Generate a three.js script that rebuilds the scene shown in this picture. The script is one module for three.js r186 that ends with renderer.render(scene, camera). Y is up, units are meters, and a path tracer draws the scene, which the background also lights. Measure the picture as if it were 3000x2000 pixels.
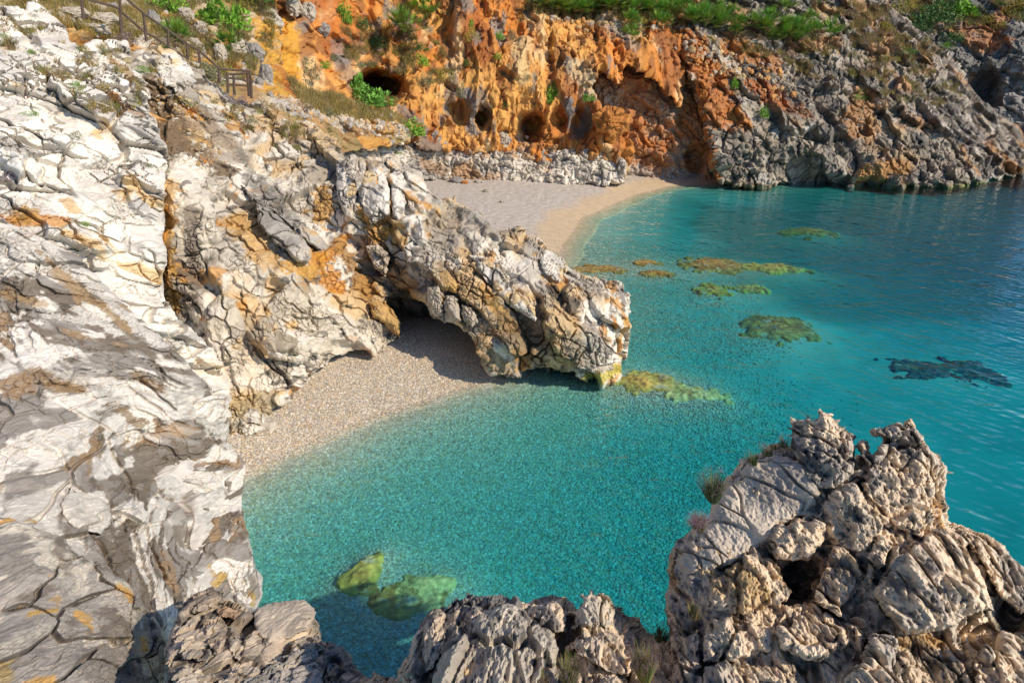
import * as THREE from 'three';
import { Sky } from 'three/addons/objects/Sky.js';
import { mergeGeometries } from 'three/addons/utils/BufferGeometryUtils.js';

// ───────────────────────── camera, sky, sun, exposure ─────────────────────────
const EYE = 11, PITCH = 22 * Math.PI / 180, FOCAL = 2100;          // eye height above the sea (m), pitch, focal length (for a 3000 x 2000 frame)
const scene = new THREE.Scene();
const camera = new THREE.PerspectiveCamera(2 * Math.atan(1000 / FOCAL) * 180 / Math.PI, 1.5, 0.1, 1500);
camera.position.set(0, EYE, 0);
camera.rotation.set(-PITCH, 0, 0);
scene.add(camera);

const SUN_AZ = 60 * Math.PI / 180, SUN_EL = 36 * Math.PI / 180;     // azimuth from behind the viewer towards the right
const sunDir = new THREE.Vector3(Math.cos(SUN_EL) * Math.sin(SUN_AZ), Math.sin(SUN_EL), Math.cos(SUN_EL) * Math.cos(SUN_AZ));
const sky = new Sky();
sky.name = 'sky';
sky.scale.setScalar(1000);
sky.material.uniforms.sunPosition.value.copy(sunDir);
sky.material.uniforms.turbidity.value = 3;
sky.material.uniforms.rayleigh.value = 1.2;
sky.material.uniforms.mieCoefficient.value = 0.004;
sky.userData = { kind: 'structure', label: 'clear blue daytime sky over the cove', category: 'sky' };
scene.add(sky);
scene.environmentIntensity = 0.19;

const sun = new THREE.DirectionalLight(new THREE.Color(1, 0.85, 0.64), 4.8);
sun.name = 'sun';
sun.position.copy(sunDir).multiplyScalar(120).add(new THREE.Vector3(0, 0, -35));
sun.target.position.set(0, 0, -35);
sun.castShadow = true;
sun.shadow.mapSize.set(4096, 4096);
Object.assign(sun.shadow.camera, { left: -90, right: 90, top: 90, bottom: -90, near: 1, far: 300 });
scene.add(sun, sun.target);

const renderer = new THREE.WebGLRenderer({ antialias: true });
renderer.setSize(1024, 682);
renderer.toneMapping = THREE.LinearToneMapping;
renderer.toneMappingExposure = 1.0;
renderer.shadowMap.enabled = true;

// ───────────────────────── random numbers and noise ─────────────────────────
function rng(seed) { let a = seed >>> 0; return () => { a = (a + 0x6d2b79f5) | 0; let t = Math.imul(a ^ (a >>> 15), 1 | a); t = (t + Math.imul(t ^ (t >>> 7), 61 | t)) ^ t; return ((t ^ (t >>> 14)) >>> 0) / 4294967296; }; }
const PERM = new Uint8Array(512), GX = new Float32Array(256), GY = new Float32Array(256), GZ = new Float32Array(256);
{
  const r = rng(7), a = [...Array(256).keys()];
  for (let i = 255; i > 0; i--) { const j = Math.floor(r() * (i + 1)); [a[i], a[j]] = [a[j], a[i]]; }
  for (let i = 0; i < 512; i++) PERM[i] = a[i & 255];
  for (let i = 0; i < 256; i++) { const z = r() * 2 - 1, t = r() * 6.2832, q = Math.sqrt(1 - z * z); GX[i] = q * Math.cos(t) * 1.5; GY[i] = q * Math.sin(t) * 1.5; GZ[i] = z * 1.5; }
}
const clamp = (x, a = 0, b = 1) => (x < a ? a : x > b ? b : x), mix = (a, b, t) => a + (b - a) * t;
const smooth = (a, b, x) => { const t = clamp((x - a) / (b - a)); return t * t * (3 - 2 * t); };
function noise(x, y, z) {
  const ix = Math.floor(x), iy = Math.floor(y), iz = Math.floor(z), X = ix & 255, Y = iy & 255, Z = iz & 255;
  x -= ix; y -= iy; z -= iz;
  const u = x * x * x * (x * (x * 6 - 15) + 10), v = y * y * y * (y * (y * 6 - 15) + 10), w = z * z * z * (z * (z * 6 - 15) + 10);
  const A = PERM[X] + Y, B = PERM[X + 1] + Y, AA = PERM[A & 255] + Z, AB = PERM[(A + 1) & 255] + Z, BA = PERM[B & 255] + Z, BB = PERM[(B + 1) & 255] + Z;
  const g = (h, a, b, c) => { h = PERM[h & 255]; return GX[h] * a + GY[h] * b + GZ[h] * c; };
  const x1 = x - 1, y1 = y - 1, z1 = z - 1;
  let a = g(AA, x, y, z), b = g(BA, x1, y, z); const l0 = a + u * (b - a);
  a = g(AB, x, y1, z); b = g(BB, x1, y1, z); const l1 = a + u * (b - a);
  a = g(AA + 1, x, y, z1); b = g(BA + 1, x1, y, z1); const l2 = a + u * (b - a);
  a = g(AB + 1, x, y1, z1); b = g(BB + 1, x1, y1, z1); const l3 = a + u * (b - a);
  const m0 = l0 + v * (l1 - l0), m1 = l2 + v * (l3 - l2);
  return m0 + w * (m1 - m0);
}
function fbm(x, y, z, o) { let s = 0, a = 0.5; for (let i = 0; i < o; i++) { s += a * noise(x, y, z); a *= 0.5; x = x * 2.03 + 17.1; y = y * 2.03 + 3.7; z = z * 2.03 + 9.2; } return s; }
function ridge(x, y, z, o) { let s = 0, a = 0.5; for (let i = 0; i < o; i++) { s += a * (1 - 2 * Math.abs(noise(x, y, z))); a *= 0.5; x = x * 2.07 + 7.3; y = y * 2.07 + 13.1; z = z * 2.07 + 5.5; } return s; }
// fracture blocks: distance to the nearest joint (in blocks), a number for the block, and the height of its tilted face, run into its neighbours' over a narrow arris
const pick = (id, k) => ((Math.imul(id ^ (k * 0x9e3779b1), 0x85ebca6b) >>> 8) & 65535) / 65535;
const cell = { e: 0, id: 0, h: 0 }, cD = new Float64Array(27), cX = new Float64Array(27), cY = new Float64Array(27), cZ = new Float64Array(27), cH = new Int32Array(27);
function fracture(x, y, z, salt, off, tilt) {
  const ix = Math.floor(x), iy = Math.floor(y), iz = Math.floor(z);
  let d1 = 9, d2 = 9, a = 0, b = 0, n = 0;
  for (let k = -1; k < 2; k++) for (let j = -1; j < 2; j++) for (let i = -1; i < 2; i++) {
    const X = ix + i, Y = iy + j, Z = iz + k;
    let h = Math.imul(X, 374761393) ^ Math.imul(Y, 668265263) ^ Math.imul(Z, 1274126177) ^ salt;
    h = Math.imul(h ^ (h >>> 13), 1274126177); h ^= h >>> 16; h = Math.imul(h, 0x2c1b3c6d); h ^= h >>> 15;
    const dx = X + 0.05 + 0.9 * ((h & 1023) / 1023) - x, dy = Y + 0.05 + 0.9 * (((h >>> 10) & 1023) / 1023) - y, dz = Z + 0.05 + 0.9 * (((h >>> 20) & 1023) / 1023) - z;
    const d = dx * dx + dy * dy + dz * dz;
    cD[n] = d; cX[n] = dx; cY[n] = dy; cZ[n] = dz; cH[n] = h;
    if (d < d1) { d2 = d1; b = a; d1 = d; a = n; } else if (d < d2) { d2 = d; b = n; }
    n++;
  }
  let s = 0, w = 0;
  const lim = d1 * 1.9 + 0.01;
  for (let i = 0; i < 27; i++) if (cD[i] < lim) { const q = (d1 + 0.002) / (cD[i] + 0.002), q4 = q * q * q * q, g = q4 * q4 * q, id = cH[i] >>> 0; w += g; s += g * (off * (pick(id, 1) - 0.5) - tilt * ((pick(id, 2) - 0.5) * cX[i] + (pick(id, 3) - 0.5) * cY[i] + (pick(id, 4) - 0.5) * cZ[i])); }
  cell.e = (d2 - d1) / (2 * Math.hypot(cX[b] - cX[a], cY[b] - cY[a], cZ[b] - cZ[a]) + 1e-6); cell.id = cH[a] >>> 0; cell.h = s / w;
}

// ───────────────────────── survey: bearings and distances taken from the viewpoint ─────────────────────────
const CP = Math.cos(PITCH), SP = Math.sin(PITCH);
const along = (py, d) => d / (CP + (1000 - py) / FOCAL * SP);                    // distance along the optical axis of a point d metres ahead
function place(px, py, k, out = new THREE.Vector3()) { const X = (px - 1500) / FOCAL, Y = (1000 - py) / FOCAL; return out.set(X * k, EYE + k * (Y * CP - SP), -k * (CP + Y * SP)); }
const at = (px, py, d) => place(px, py, along(py, d));                           // the place seen at px, py, d metres ahead
const atLevel = (px, py, y = 0) => place(px, py, (EYE - y) / (SP - (1000 - py) / FOCAL * CP)); // ... at height y

// ───────────────────────── scene helpers ─────────────────────────
const taken = new Map();
function numbered(name) { const n = taken.get(name) || 0; taken.set(name, n + 1); return n ? name + '_' + String(n).padStart(3, '0') : name; }
function tag(o, label, category, group, kind) { o.userData.label = label; o.userData.category = category; if (group) o.userData.group = group; if (kind) o.userData.kind = kind; return o; }
function thing(name, label, category, group, pos) { const g = new THREE.Group(); g.name = numbered(name); if (pos) g.position.copy(pos); scene.add(tag(g, label, category, group)); return g; }
function part(name, geometry, material, parent, label) { const m = new THREE.Mesh(geometry, material); m.name = name; if (label) m.userData.label = label; m.castShadow = m.receiveShadow = true; parent.add(m); return m; }
const ROCK = new THREE.MeshStandardMaterial({ name: 'rock', vertexColors: true, roughness: 0.92, flatShading: true });

// ───────────────────────── relief of the stone ─────────────────────────
const axes = (dip, strike, roll = 0) => { const m = new THREE.Matrix4().makeRotationFromEuler(new THREE.Euler(dip, strike, roll, 'YXZ')).elements; return [m[0], m[1], m[2], m[4], m[5], m[6], m[8], m[9], m[10]]; };
const LEVEL = axes(0, 0);
const ids = [0, 0, 0, 0, 0, 0];
function relief(layers) {                       // returns height(x, y, z, sp) in metres along the surface normal, with nothing finer than the spacing sp of the mesh can carry; leaves the block numbers in ids
  return (x, y, z, sp = 0) => {
    let h = 0, n = 0;
    for (const L of layers) {
      if (L.t === 'b') {
        const B = L.B || LEVEL, wf = L.wf, wa = L.wa;
        const w2 = wf * 3.1, wx = wa * (noise(x * wf + 31.1, y * wf, z * wf) + 0.4 * noise(x * w2, y * w2 + 3.1, z * w2)), wy = wa * (noise(x * wf, y * wf + 57.3, z * wf) + 0.4 * noise(x * w2 + 8.7, y * w2, z * w2)), wz = wa * noise(x * wf, y * wf, z * wf + 11.9);
        const a = x + wx, b = y + wy, c = z + wz, s = L.s;
        fracture((B[0] * a + B[1] * b + B[2] * c) / s[0], (B[3] * a + B[4] * b + B[5] * c) / s[1], (B[6] * a + B[7] * b + B[8] * c) / s[2], L.salt, L.a, L.tilt);
        const id = cell.id, e = cell.e;
        ids[n++] = id;
        const fine = smooth(1.6, 4.5, Math.min(s[0], s[1], s[2]) / sp);
        h += fine * (cell.h + (L.dome ? L.dome * smooth(0, 0.45, e) : 0));
        if (e < L.w) { const q = 1 - e / L.w, m = L.mf ? smooth(-0.25, 0.3, noise(x * L.mf + 5, y * L.mf, z * L.mf)) : 1; h -= fine * L.g * q * (2 - q) * m; }
      } else {
        const wave = 1 / (L.f * sp), fine = smooth(1.5, 4, wave), o = Math.max(1, Math.min(L.o || 1, Math.floor(Math.log2(wave)))), fy = L.fy || 1;
        if (fine > 0) {
          if (L.t === 'f') h += fine * L.a * fbm(x * L.f, y * L.f * fy, z * L.f, o);
          else if (L.t === 'r') h += fine * L.a * (ridge(x * L.f, y * L.f * fy, z * L.f, o) - 0.5);
          else h -= fine * L.a * smooth(L.lo || 0.15, 0.55, noise(x * L.f, y * L.f * fy, z * L.f) + 0.4 * noise(x * L.f * 2.3, y * L.f * 2.3 * fy, z * L.f * 2.3));
        }
      }
    }
    return h;
  };
}

// thin-plate fit of the surveyed distances
function fit(pts) {
  const n = pts.length / 3, m = n + 3, A = [], X = [], Y = [];
  for (let i = 0; i < n; i++) { X.push(pts[3 * i] / 1000); Y.push(pts[3 * i + 1] / 1000); }
  const U = (r2) => (r2 < 1e-9 ? 0 : 0.5 * r2 * Math.log(r2));
  for (let i = 0; i < m; i++) A.push(new Float64Array(m + 1));
  for (let i = 0; i < n; i++) {
    for (let j = 0; j < n; j++) A[i][j] = U((X[i] - X[j]) ** 2 + (Y[i] - Y[j]) ** 2) + (i === j ? 0.0004 : 0);
    A[i][n] = A[n][i] = 1; A[i][n + 1] = A[n + 1][i] = X[i]; A[i][n + 2] = A[n + 2][i] = Y[i];
    A[i][m] = 1 / along(pts[3 * i + 1], pts[3 * i + 2]);
  }
  for (let c = 0; c < m; c++) {
    let p = c; for (let r = c + 1; r < m; r++) if (Math.abs(A[r][c]) > Math.abs(A[p][c])) p = r;
    [A[c], A[p]] = [A[p], A[c]];
    for (let r = 0; r < m; r++) if (r !== c && A[r][c]) { const f = A[r][c] / A[c][c]; for (let k = c; k <= m; k++) A[r][k] -= f * A[c][k]; }
  }
  const w = A.map((row, i) => row[m] / row[i]);
  return (px, py) => { const x = px / 1000, y = py / 1000; let s = w[n] + w[n + 1] * x + w[n + 2] * y; for (let i = 0; i < n; i++) s += w[i] * U((x - X[i]) ** 2 + (y - Y[i]) ** 2); return 1 / Math.max(s, 0.004); };
}

// A body of rock: a surveyed face inside an outline, its edges rounded over and carried back through the thickness of the body.
// o outline, p survey points, step grid, E/T rounding of the edge, back thickness (m), jag unevenness of the outline, h relief, c colour, dents hollows
let triangles = 0;
function body(S) {
  const step = S.step || 2.3, E = S.E || 40, T = S.T ?? 0.3, back = S.back ?? 2, rows = S.rows || 9, reach = rows * step, jag = S.jag ?? 5, jf = S.jf || 0.03, k0 = S.depth || fit(S.p);
  const bx = [], by = [];
  for (let i = 0, n = S.o.length / 2; i < n; i++) {
    const x0 = S.o[2 * i], y0 = S.o[2 * i + 1], x1 = S.o[(2 * i + 2) % (2 * n)], y1 = S.o[(2 * i + 3) % (2 * n)], m = Math.max(1, Math.round(Math.hypot(x1 - x0, y1 - y0) / 5));
    for (let j = 0; j < m; j++) { const x = mix(x0, x1, j / m), y = mix(y0, y1, j / m); bx.push(x + jag * (noise(x * jf, y * jf, 3.3) + 0.6 * noise(x * jf * 3, y * jf * 3, 8.3) + 0.35 * noise(x * jf * 8, y * jf * 8, 2.3))); by.push(y + jag * (noise(x * jf, y * jf, 7.7) + 0.6 * noise(x * jf * 3, y * jf * 3, 1.3) + 0.35 * noise(x * jf * 8, y * jf * 8, 6.3))); }
  }
  const nb = bx.length;
  let X0 = 1e9, X1 = -1e9, Y0 = 1e9, Y1 = -1e9;
  for (let i = 0; i < nb; i++) { X0 = Math.min(X0, bx[i]); X1 = Math.max(X1, bx[i]); Y0 = Math.min(Y0, by[i]); Y1 = Math.max(Y1, by[i]); }
  X0 -= reach; X1 += reach; Y0 -= reach; Y1 += reach;
  const nx = Math.ceil((X1 - X0) / step) + 1, ny = Math.ceil((Y1 - Y0) / step) + 1, N = nx * ny;
  const P = new Float32Array(N * 3), ok = new Uint8Array(N), MX = new Float32Array(N), MY = new Float32Array(N), v = new THREE.Vector3();
  // buckets of outline pieces, so that far pieces are not visited
  const dents = S.dents || [];
  for (let j = 0; j < ny; j++) {
    const y = Y0 + j * step, cross = [];
    for (let i = 0, q = nb - 1; i < nb; q = i++) if ((by[i] > y) !== (by[q] > y)) cross.push(bx[i] + (y - by[i]) / (by[q] - by[i]) * (bx[q] - bx[i]));
    cross.sort((a, b) => a - b);
    let span = 0, near = null;
    for (let i = 0; i < nx; i++) {
      const x = X0 + i * step, o = j * nx + i;
      while (span < cross.length && cross[span] < x) span++;
      const inside = span & 1;
      if (!(i & 15)) {                              // pieces that can be nearest anywhere in the next 16 columns
        const cx = x + 8 * step; let best = 1e18; near = [];
        for (let a = 0, q = nb - 1; a < nb; q = a++) { const ux = bx[a] - bx[q], uy = by[a] - by[q], l = ux * ux + uy * uy, t = l ? clamp(((cx - bx[q]) * ux + (y - by[q]) * uy) / l) : 0, d = Math.hypot(cx - bx[q] - t * ux, y - by[q] - t * uy); near.push([d, q, a]); if (d < best) best = d; }
        near = near.filter((e) => e[0] < best + 17 * step);
      }
      let bd = 1e18, qx = 0, qy = 0;
      for (const [, q, a] of near) { const ux = bx[a] - bx[q], uy = by[a] - by[q], l = ux * ux + uy * uy, t = l ? clamp(((x - bx[q]) * ux + (y - by[q]) * uy) / l) : 0, cx = bx[q] + t * ux, cy = by[q] + t * uy, d = (x - cx) ** 2 + (y - cy) ** 2; if (d < bd) { bd = d; qx = cx; qy = cy; } }
      const d = Math.sqrt(bd);
      if (!inside && d > reach) continue;
      ok[o] = 1;
      let mx = x, my = y, k, extra = 0;
      if (inside) { const e = clamp(d / E); extra = T * (1 - Math.sqrt(1 - (1 - e) ** 2)); if (S.swell) extra -= S.swell * Math.sqrt(clamp(d / (S.swellAt || 3 * E))); }
      else { const f = d / reach, s = 0.3 * d; mx = qx - (x - qx) / (d + 1e-6) * s; my = qy - (y - qy) / (d + 1e-6) * s; extra = T + back * f * (0.25 + 0.75 * f); }
      for (const D of dents) { const r2 = ((mx - D[0]) ** 2 + (my - D[1]) ** 2 * (D[4] || 1)) / (D[2] * D[2]); if (r2 < 6) extra += D[3] * Math.exp(-r2 * r2 * 0.7 - r2 * 0.3); }
      k = k0(mx, my) + extra;
      MX[o] = inside ? mx : qx; MY[o] = inside ? my : qy;
      place(mx, my, Math.max(k, 0.5), v); P[3 * o] = v.x; P[3 * o + 1] = v.y; P[3 * o + 2] = v.z;
    }
  }
  // coordinates in which the fabric of the stone is laid out: metres across and up the face, drawn out along the general run of the slopes away from the shore
  const D = new Float32Array(N * 3), run = S.run ?? 0.3;
  for (let o = 0; o < N; o++) if (ok[o]) { const y = P[3 * o + 1] - EYE, z = P[3 * o + 2]; D[3 * o] = P[3 * o]; D[3 * o + 1] = CP * y - SP * z; D[3 * o + 2] = run * (-SP * y - CP * z); }
  // smooth normals of the plain body
  const Nn = new Float32Array(N * 3), SPC = new Float32Array(N);
  const get = (i, j, o) => { i = i < 0 ? 0 : i >= nx ? nx - 1 : i; j = j < 0 ? 0 : j >= ny ? ny - 1 : j; const q = j * nx + i; return ok[q] ? q : o; };
  const R = S.nr || 3;
  for (let j = 0; j < ny; j++) for (let i = 0; i < nx; i++) {
    const o = j * nx + i; if (!ok[o]) continue;
    const a = 3 * get(i + R, j, o), b = 3 * get(i - R, j, o), c = 3 * get(i, j + R, o), d = 3 * get(i, j - R, o);
    const ux = P[a] - P[b], uy = P[a + 1] - P[b + 1], uz = P[a + 2] - P[b + 2], vx = P[c] - P[d], vy = P[c + 1] - P[d + 1], vz = P[c + 2] - P[d + 2];
    const X = vy * uz - vz * uy, Y = vz * ux - vx * uz, Z = vx * uy - vy * ux, l = Math.hypot(X, Y, Z) || 1;
    const g0 = 3 * get(i + 1, j, o), g1 = 3 * get(i - 1, j, o), g2 = 3 * get(i, j + 1, o), g3 = 3 * get(i, j - 1, o);
    SPC[o] = 0.5 * Math.max(Math.hypot(D[g0] - D[g1], D[g0 + 1] - D[g1 + 1], D[g0 + 2] - D[g1 + 2]), Math.hypot(D[g2] - D[g3], D[g2 + 1] - D[g3 + 1], D[g2 + 2] - D[g3 + 2])) + 1e-4;
    Nn[3 * o] = X / l; Nn[3 * o + 1] = Y / l; Nn[3 * o + 2] = Z / l;
  }
  // relief and colour
  const stains = (S.stains || []).map((t) => {       // [x0, y0, x1, y1, radius, colour, strength]: streaks and patches of mineral stain on the surface
    const a = place(t[0], t[1], k0(t[0], t[1])), b = place(t[2], t[3], k0(t[2], t[3])), ab = b.clone().sub(a);
    return { a, ab, l2: ab.lengthSq() + 1e-9, r: t[4] * k0(t[0], t[1]) / FOCAL, c: t[5], s: t[6] ?? 1 };
  });
  const lean = S.lean ?? 0.5, index = new Int32Array(N).fill(-1), Q = new Float32Array(N * 3), C = new Float32Array(N * 3), rgb = [0, 0, 0];
  let n = 0;
  for (let o = 0; o < N; o++) {
    if (!ok[o]) continue;
    const x = P[3 * o], y = P[3 * o + 1], z = P[3 * o + 2], u = D[3 * o], v = D[3 * o + 1], w = D[3 * o + 2], h = S.h(u, v, w, SPC[o]);
    S.c(u, v, w, rgb);
    for (const t of stains) {
      const px = x - t.a.x, py = y - t.a.y, pz = z - t.a.z, q = clamp((px * t.ab.x + py * t.ab.y + pz * t.ab.z) / t.l2), d = Math.hypot(px - q * t.ab.x, CP * (py - q * t.ab.y) - SP * (pz - q * t.ab.z), 0.3 * (SP * (py - q * t.ab.y) + CP * (pz - q * t.ab.z))) / t.r;
      if (d > 1.9) continue;
      const f = 2.2 / t.r, m = 0.95 * t.s * smooth(0.16, -0.16, d - 0.85 + 1.05 * fbm(u * f * 0.9 + t.r * 50, v * f * 0.9, w * f * 0.9, 5) + 0.22 * noise(u * f * 9, v * f * 9, w * f * 9));
      if (m > 0) { const k = 0.8 + 0.4 * noise(u * f * 3, v * f * 3, w * f * 3); for (let c = 0; c < 3; c++) rgb[c] = mix(rgb[c], t.c[c] * k, m); }
    }
    index[o] = n;
    const far = Math.hypot(x, y - EYE, z), nx2 = lean * Nn[3 * o] - x / far, ny2 = lean * Nn[3 * o + 1] - (y - EYE) / far, nz2 = lean * Nn[3 * o + 2] - z / far, l = h / Math.hypot(nx2, ny2, nz2);
    Q[3 * n] = x + nx2 * l; Q[3 * n + 1] = y + ny2 * l; Q[3 * n + 2] = z + nz2 * l;
    C[3 * n] = Math.max(rgb[0], 0.004); C[3 * n + 1] = Math.max(rgb[1], 0.004); C[3 * n + 2] = Math.max(rgb[2], 0.004);
    n++;
  }
  const F = new Uint32Array(nx * ny * 6), lim = 7 * step; let f = 0;
  const close = (a, b) => Math.abs(MX[a] - MX[b]) < lim && Math.abs(MY[a] - MY[b]) < lim;
  for (let j = 0; j + 1 < ny; j++) for (let i = 0; i + 1 < nx; i++) {
    const a = j * nx + i, b = a + 1, c = a + nx, d = c + 1;
    if (!ok[b] || !ok[c]) continue;
    if (!close(b, c)) continue;
    if (ok[a] && close(a, b) && close(a, c)) { F[f++] = index[a]; F[f++] = index[c]; F[f++] = index[b]; }
    if (ok[d] && close(d, b) && close(d, c)) { F[f++] = index[b]; F[f++] = index[c]; F[f++] = index[d]; }
  }
  const g = new THREE.BufferGeometry();
  g.setAttribute('position', new THREE.BufferAttribute(Q.slice(0, 3 * n), 3));
  g.setAttribute('color', new THREE.BufferAttribute(C.slice(0, 3 * n), 3));
  g.setIndex(new THREE.BufferAttribute(F.slice(0, f), 1));
  triangles += f / 3;
  g.pt = (px, py) => { const i = clamp(Math.round((px - X0) / step), 0, nx - 1), j = clamp(Math.round((py - Y0) / step), 0, ny - 1), q = index[j * nx + i]; return q < 0 ? place(px, py, k0(px, py)) : new THREE.Vector3(Q[3 * q], Q[3 * q + 1], Q[3 * q + 2]); };
  return g;
}

// ───────────────────────── sea bed, beaches, sea ─────────────────────────
const coveA = atLevel(690, 1388), coveB = atLevel(1440, 1108);
const farShore = [[1560, 900], [1600, 800], [1639, 740], [1658, 689], [1709, 638], [1786, 600], [1862, 568], [1951, 544], [2030, 537], [2092, 536], [2300, 530]].map(([x, y]) => atLevel(x, y));
function toCove(x, z) {                             // metres out to sea from the waterline of the cove beach (negative on the beach)
  const ux = coveB.x - coveA.x, uz = coveB.z - coveA.z, l = Math.hypot(ux, uz), s = ((x - coveA.x) * -uz + (z - coveA.z) * ux) / l, t = ((x - coveA.x) * ux + (z - coveA.z) * uz) / (l * l);
  const bow = 0.5 * Math.sin(Math.PI * clamp(t)) - 0.12 * noise(x * 0.4, 2, z * 0.4);
  return Math.max(s + bow, (x - 0.1) * 0.9, (-30.5 - z) * 0.9);
}
function toFar(x, z) {
  let best = 1e9, side = 1;
  for (let i = 0; i + 1 < farShore.length; i++) {
    const a = farShore[i], b = farShore[i + 1], ux = b.x - a.x, uz = b.z - a.z, t = clamp(((x - a.x) * ux + (z - a.z) * uz) / (ux * ux + uz * uz)), dx = x - a.x - t * ux, dz = z - a.z - t * uz, d = dx * dx + dz * dz;
    if (d < best) { best = d; side = ux * (z - a.z) - uz * (x - a.x) > 0 ? 1 : -1; }
  }
  return Math.max(side * Math.sqrt(best) + 0.35 * noise(x * 0.25, 5, z * 0.25), (z + 34) * 0.8, (x - 25) * 0.8);
}
// drowned rocks: [px, py, half width, half height (as seen), depth, turn, kind, label]
const shoals = [
  [1890, 1112, 130, 40, 0.05, 0.05, 0, 'yellow-brown weed-covered shelf under water at the tip of the arch rock'], [2030, 1150, 110, 30, 0.2, 0.25, 2, 'pale green outer end of the drowned shelf off the arch rock'],
  [1065, 1660, 66, 62, 0.16, 0.5, 0, 'yellow-green drowned rock head nearest the white wall'], [1150, 1760, 120, 60, 0.3, 0.75, 1, 'long dark olive drowned rock behind the front rocks'], [1270, 1735, 120, 75, 0.34, 0.1, 2, 'broad pale green drowned slab behind the front rocks'],
  [1750, 784, 100, 14, 0.03, 0.02, 1, 'long thin brown reef just under the surface, closest to the arch rock'], [1885, 765, 50, 10, 0.02, 0, 1, 'short brown reef awash between the two long reefs'], [1925, 797, 64, 9, 0.05, 0, 1, 'narrow brown reef streak nearest the viewer of the awash group'],
  [2090, 768, 120, 26, 0.04, 0.03, 1, 'widest brown reef just under the surface in the middle of the bay'], [2270, 778, 110, 16, 0.08, 0, 0, 'olive reef trailing to the right of the widest reef'], [2090, 845, 64, 24, 0.16, 0.1, 0, 'small olive drowned rock below the widest reef, left of its pair'], [2205, 840, 54, 18, 0.18, 0, 0, 'small olive drowned rock below the widest reef, right of its pair'],
  [2290, 950, 130, 48, 0.2, 0.35, 1, 'dark olive drowned rock broken up by ripples'], [2700, 1070, 120, 34, 0.55, 0.1, 3, 'deep dark purple patch of rock on the sea floor'], [2850, 1085, 110, 40, 0.6, 0.2, 3, 'deepest dark patch of rock close to the right-hand edge'], [2370, 672, 100, 14, 0.15, 0, 1, 'dark green drowned reef nearest the grey headland'],
].map(([px, py, w, h, depth, turn, kind, label]) => { const p = atLevel(px, py, -depth), k = along(py, -p.z) / FOCAL; return { p, a: w * k, b: h * k / Math.sin(Math.atan((py - 1000) / FOCAL) + PITCH), depth, turn, kind, label }; });
function ground(x, z) {                             // height of the beaches and the sea bed
  const c = toCove(x, z), f = toFar(x, z);
  const land = Math.max(c < 0 ? 1.35 * (1 - Math.exp(c * 0.2)) : -9, f < 0 ? 1.5 * (1 - Math.exp(f * 0.11)) : -9);
  if (land > -1) return land + 0.03 * fbm(x * 0.7, 0, z * 0.7, 3);
  const a = 2.5 * (1 - Math.exp(-c * 0.13)) + 0.05 * c, b = 2.3 * (1 - Math.exp(-f * 0.075)) + 0.035 * f;
  let y = -0.42 * Math.min(a, b, 5.2) + 0.1 * clamp(Math.min(c, f) * 0.25) * fbm(x * 0.22, 1, z * 0.22, 3);
  for (const S of shoals) { const dx = x - S.p.x, dz = z - S.p.z; if (Math.abs(dx) + Math.abs(dz) > 4 * (S.a + S.b)) continue; const ct = Math.cos(S.turn), st = Math.sin(S.turn), r2 = ((dx * ct + dz * st) / (S.a * 1.25)) ** 2 + ((dz * ct - dx * st) / (S.b * 1.25 + 0.3)) ** 2; y = Math.max(y, mix(y, -S.depth - 0.06, Math.exp(-r2 * 0.9))); }
  return y;
}
function sheetMesh(x0, x1, z0, z1, step, height, colour) {
  const nx = Math.round((x1 - x0) / step) + 1, nz = Math.round((z1 - z0) / step) + 1, P = new Float32Array(nx * nz * 3), C = new Float32Array(nx * nz * 3), F = new Uint32Array((nx - 1) * (nz - 1) * 6), rgb = [0, 0, 0];
  for (let j = 0, o = 0; j < nz; j++) for (let i = 0; i < nx; i++, o += 3) { const x = x0 + i * step, z = z0 + j * step, y = height(x, z); P[o] = x; P[o + 1] = y; P[o + 2] = z; colour(x, y, z, rgb); C[o] = rgb[0]; C[o + 1] = rgb[1]; C[o + 2] = rgb[2]; }
  for (let j = 0, f = 0; j + 1 < nz; j++) for (let i = 0; i + 1 < nx; i++) { const a = j * nx + i; F[f++] = a; F[f++] = a + nx; F[f++] = a + 1; F[f++] = a + 1; F[f++] = a + nx; F[f++] = a + nx + 1; }
  const g = new THREE.BufferGeometry();
  g.setAttribute('position', new THREE.BufferAttribute(P, 3)); g.setAttribute('color', new THREE.BufferAttribute(C, 3)); g.setIndex(new THREE.BufferAttribute(F, 1)); g.computeVertexNormals();
  triangles += F.length / 3;
  return g;
}
const SAND = new THREE.MeshStandardMaterial({ name: 'sand', vertexColors: true, roughness: 0.95 });
const sandColour = (x, y, z, c) => {
  const m = 0.88 + 0.22 * fbm(x * 1.7, y, z * 1.7, 4) + 0.12 * noise(x * 9, y * 9, z * 9);
  const meadow = smooth(-0.25, 0.25, Math.min((x - 13 + 0.35 * (z + 46)) * 0.08, (-33 - z) * 0.12) + 0.9 * fbm(x * 0.16, 6, z * 0.16, 4));       // sea-grass meadow off the grey headland
  const weed = Math.max(0.45 * meadow, smooth(0.12, 0.3, fbm(x * 0.13 + 4, 2, z * 0.13, 4)) * 0.3 * smooth(-0.6, -1.0, y));
  c[0] = mix(0.5 * m, 0.06, weed); c[1] = mix(0.46 * m, 0.08, weed); c[2] = mix(0.37 * m, 0.04, weed);
};
tag(part('sea_bed', sheetMesh(-45, 115, -115, 12, 0.7, (x, z) => ground(x, z) - 0.02, sandColour), SAND, scene), 'pale sandy floor of the cove seen through clear water', 'sea bed', null, 'structure');
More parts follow.
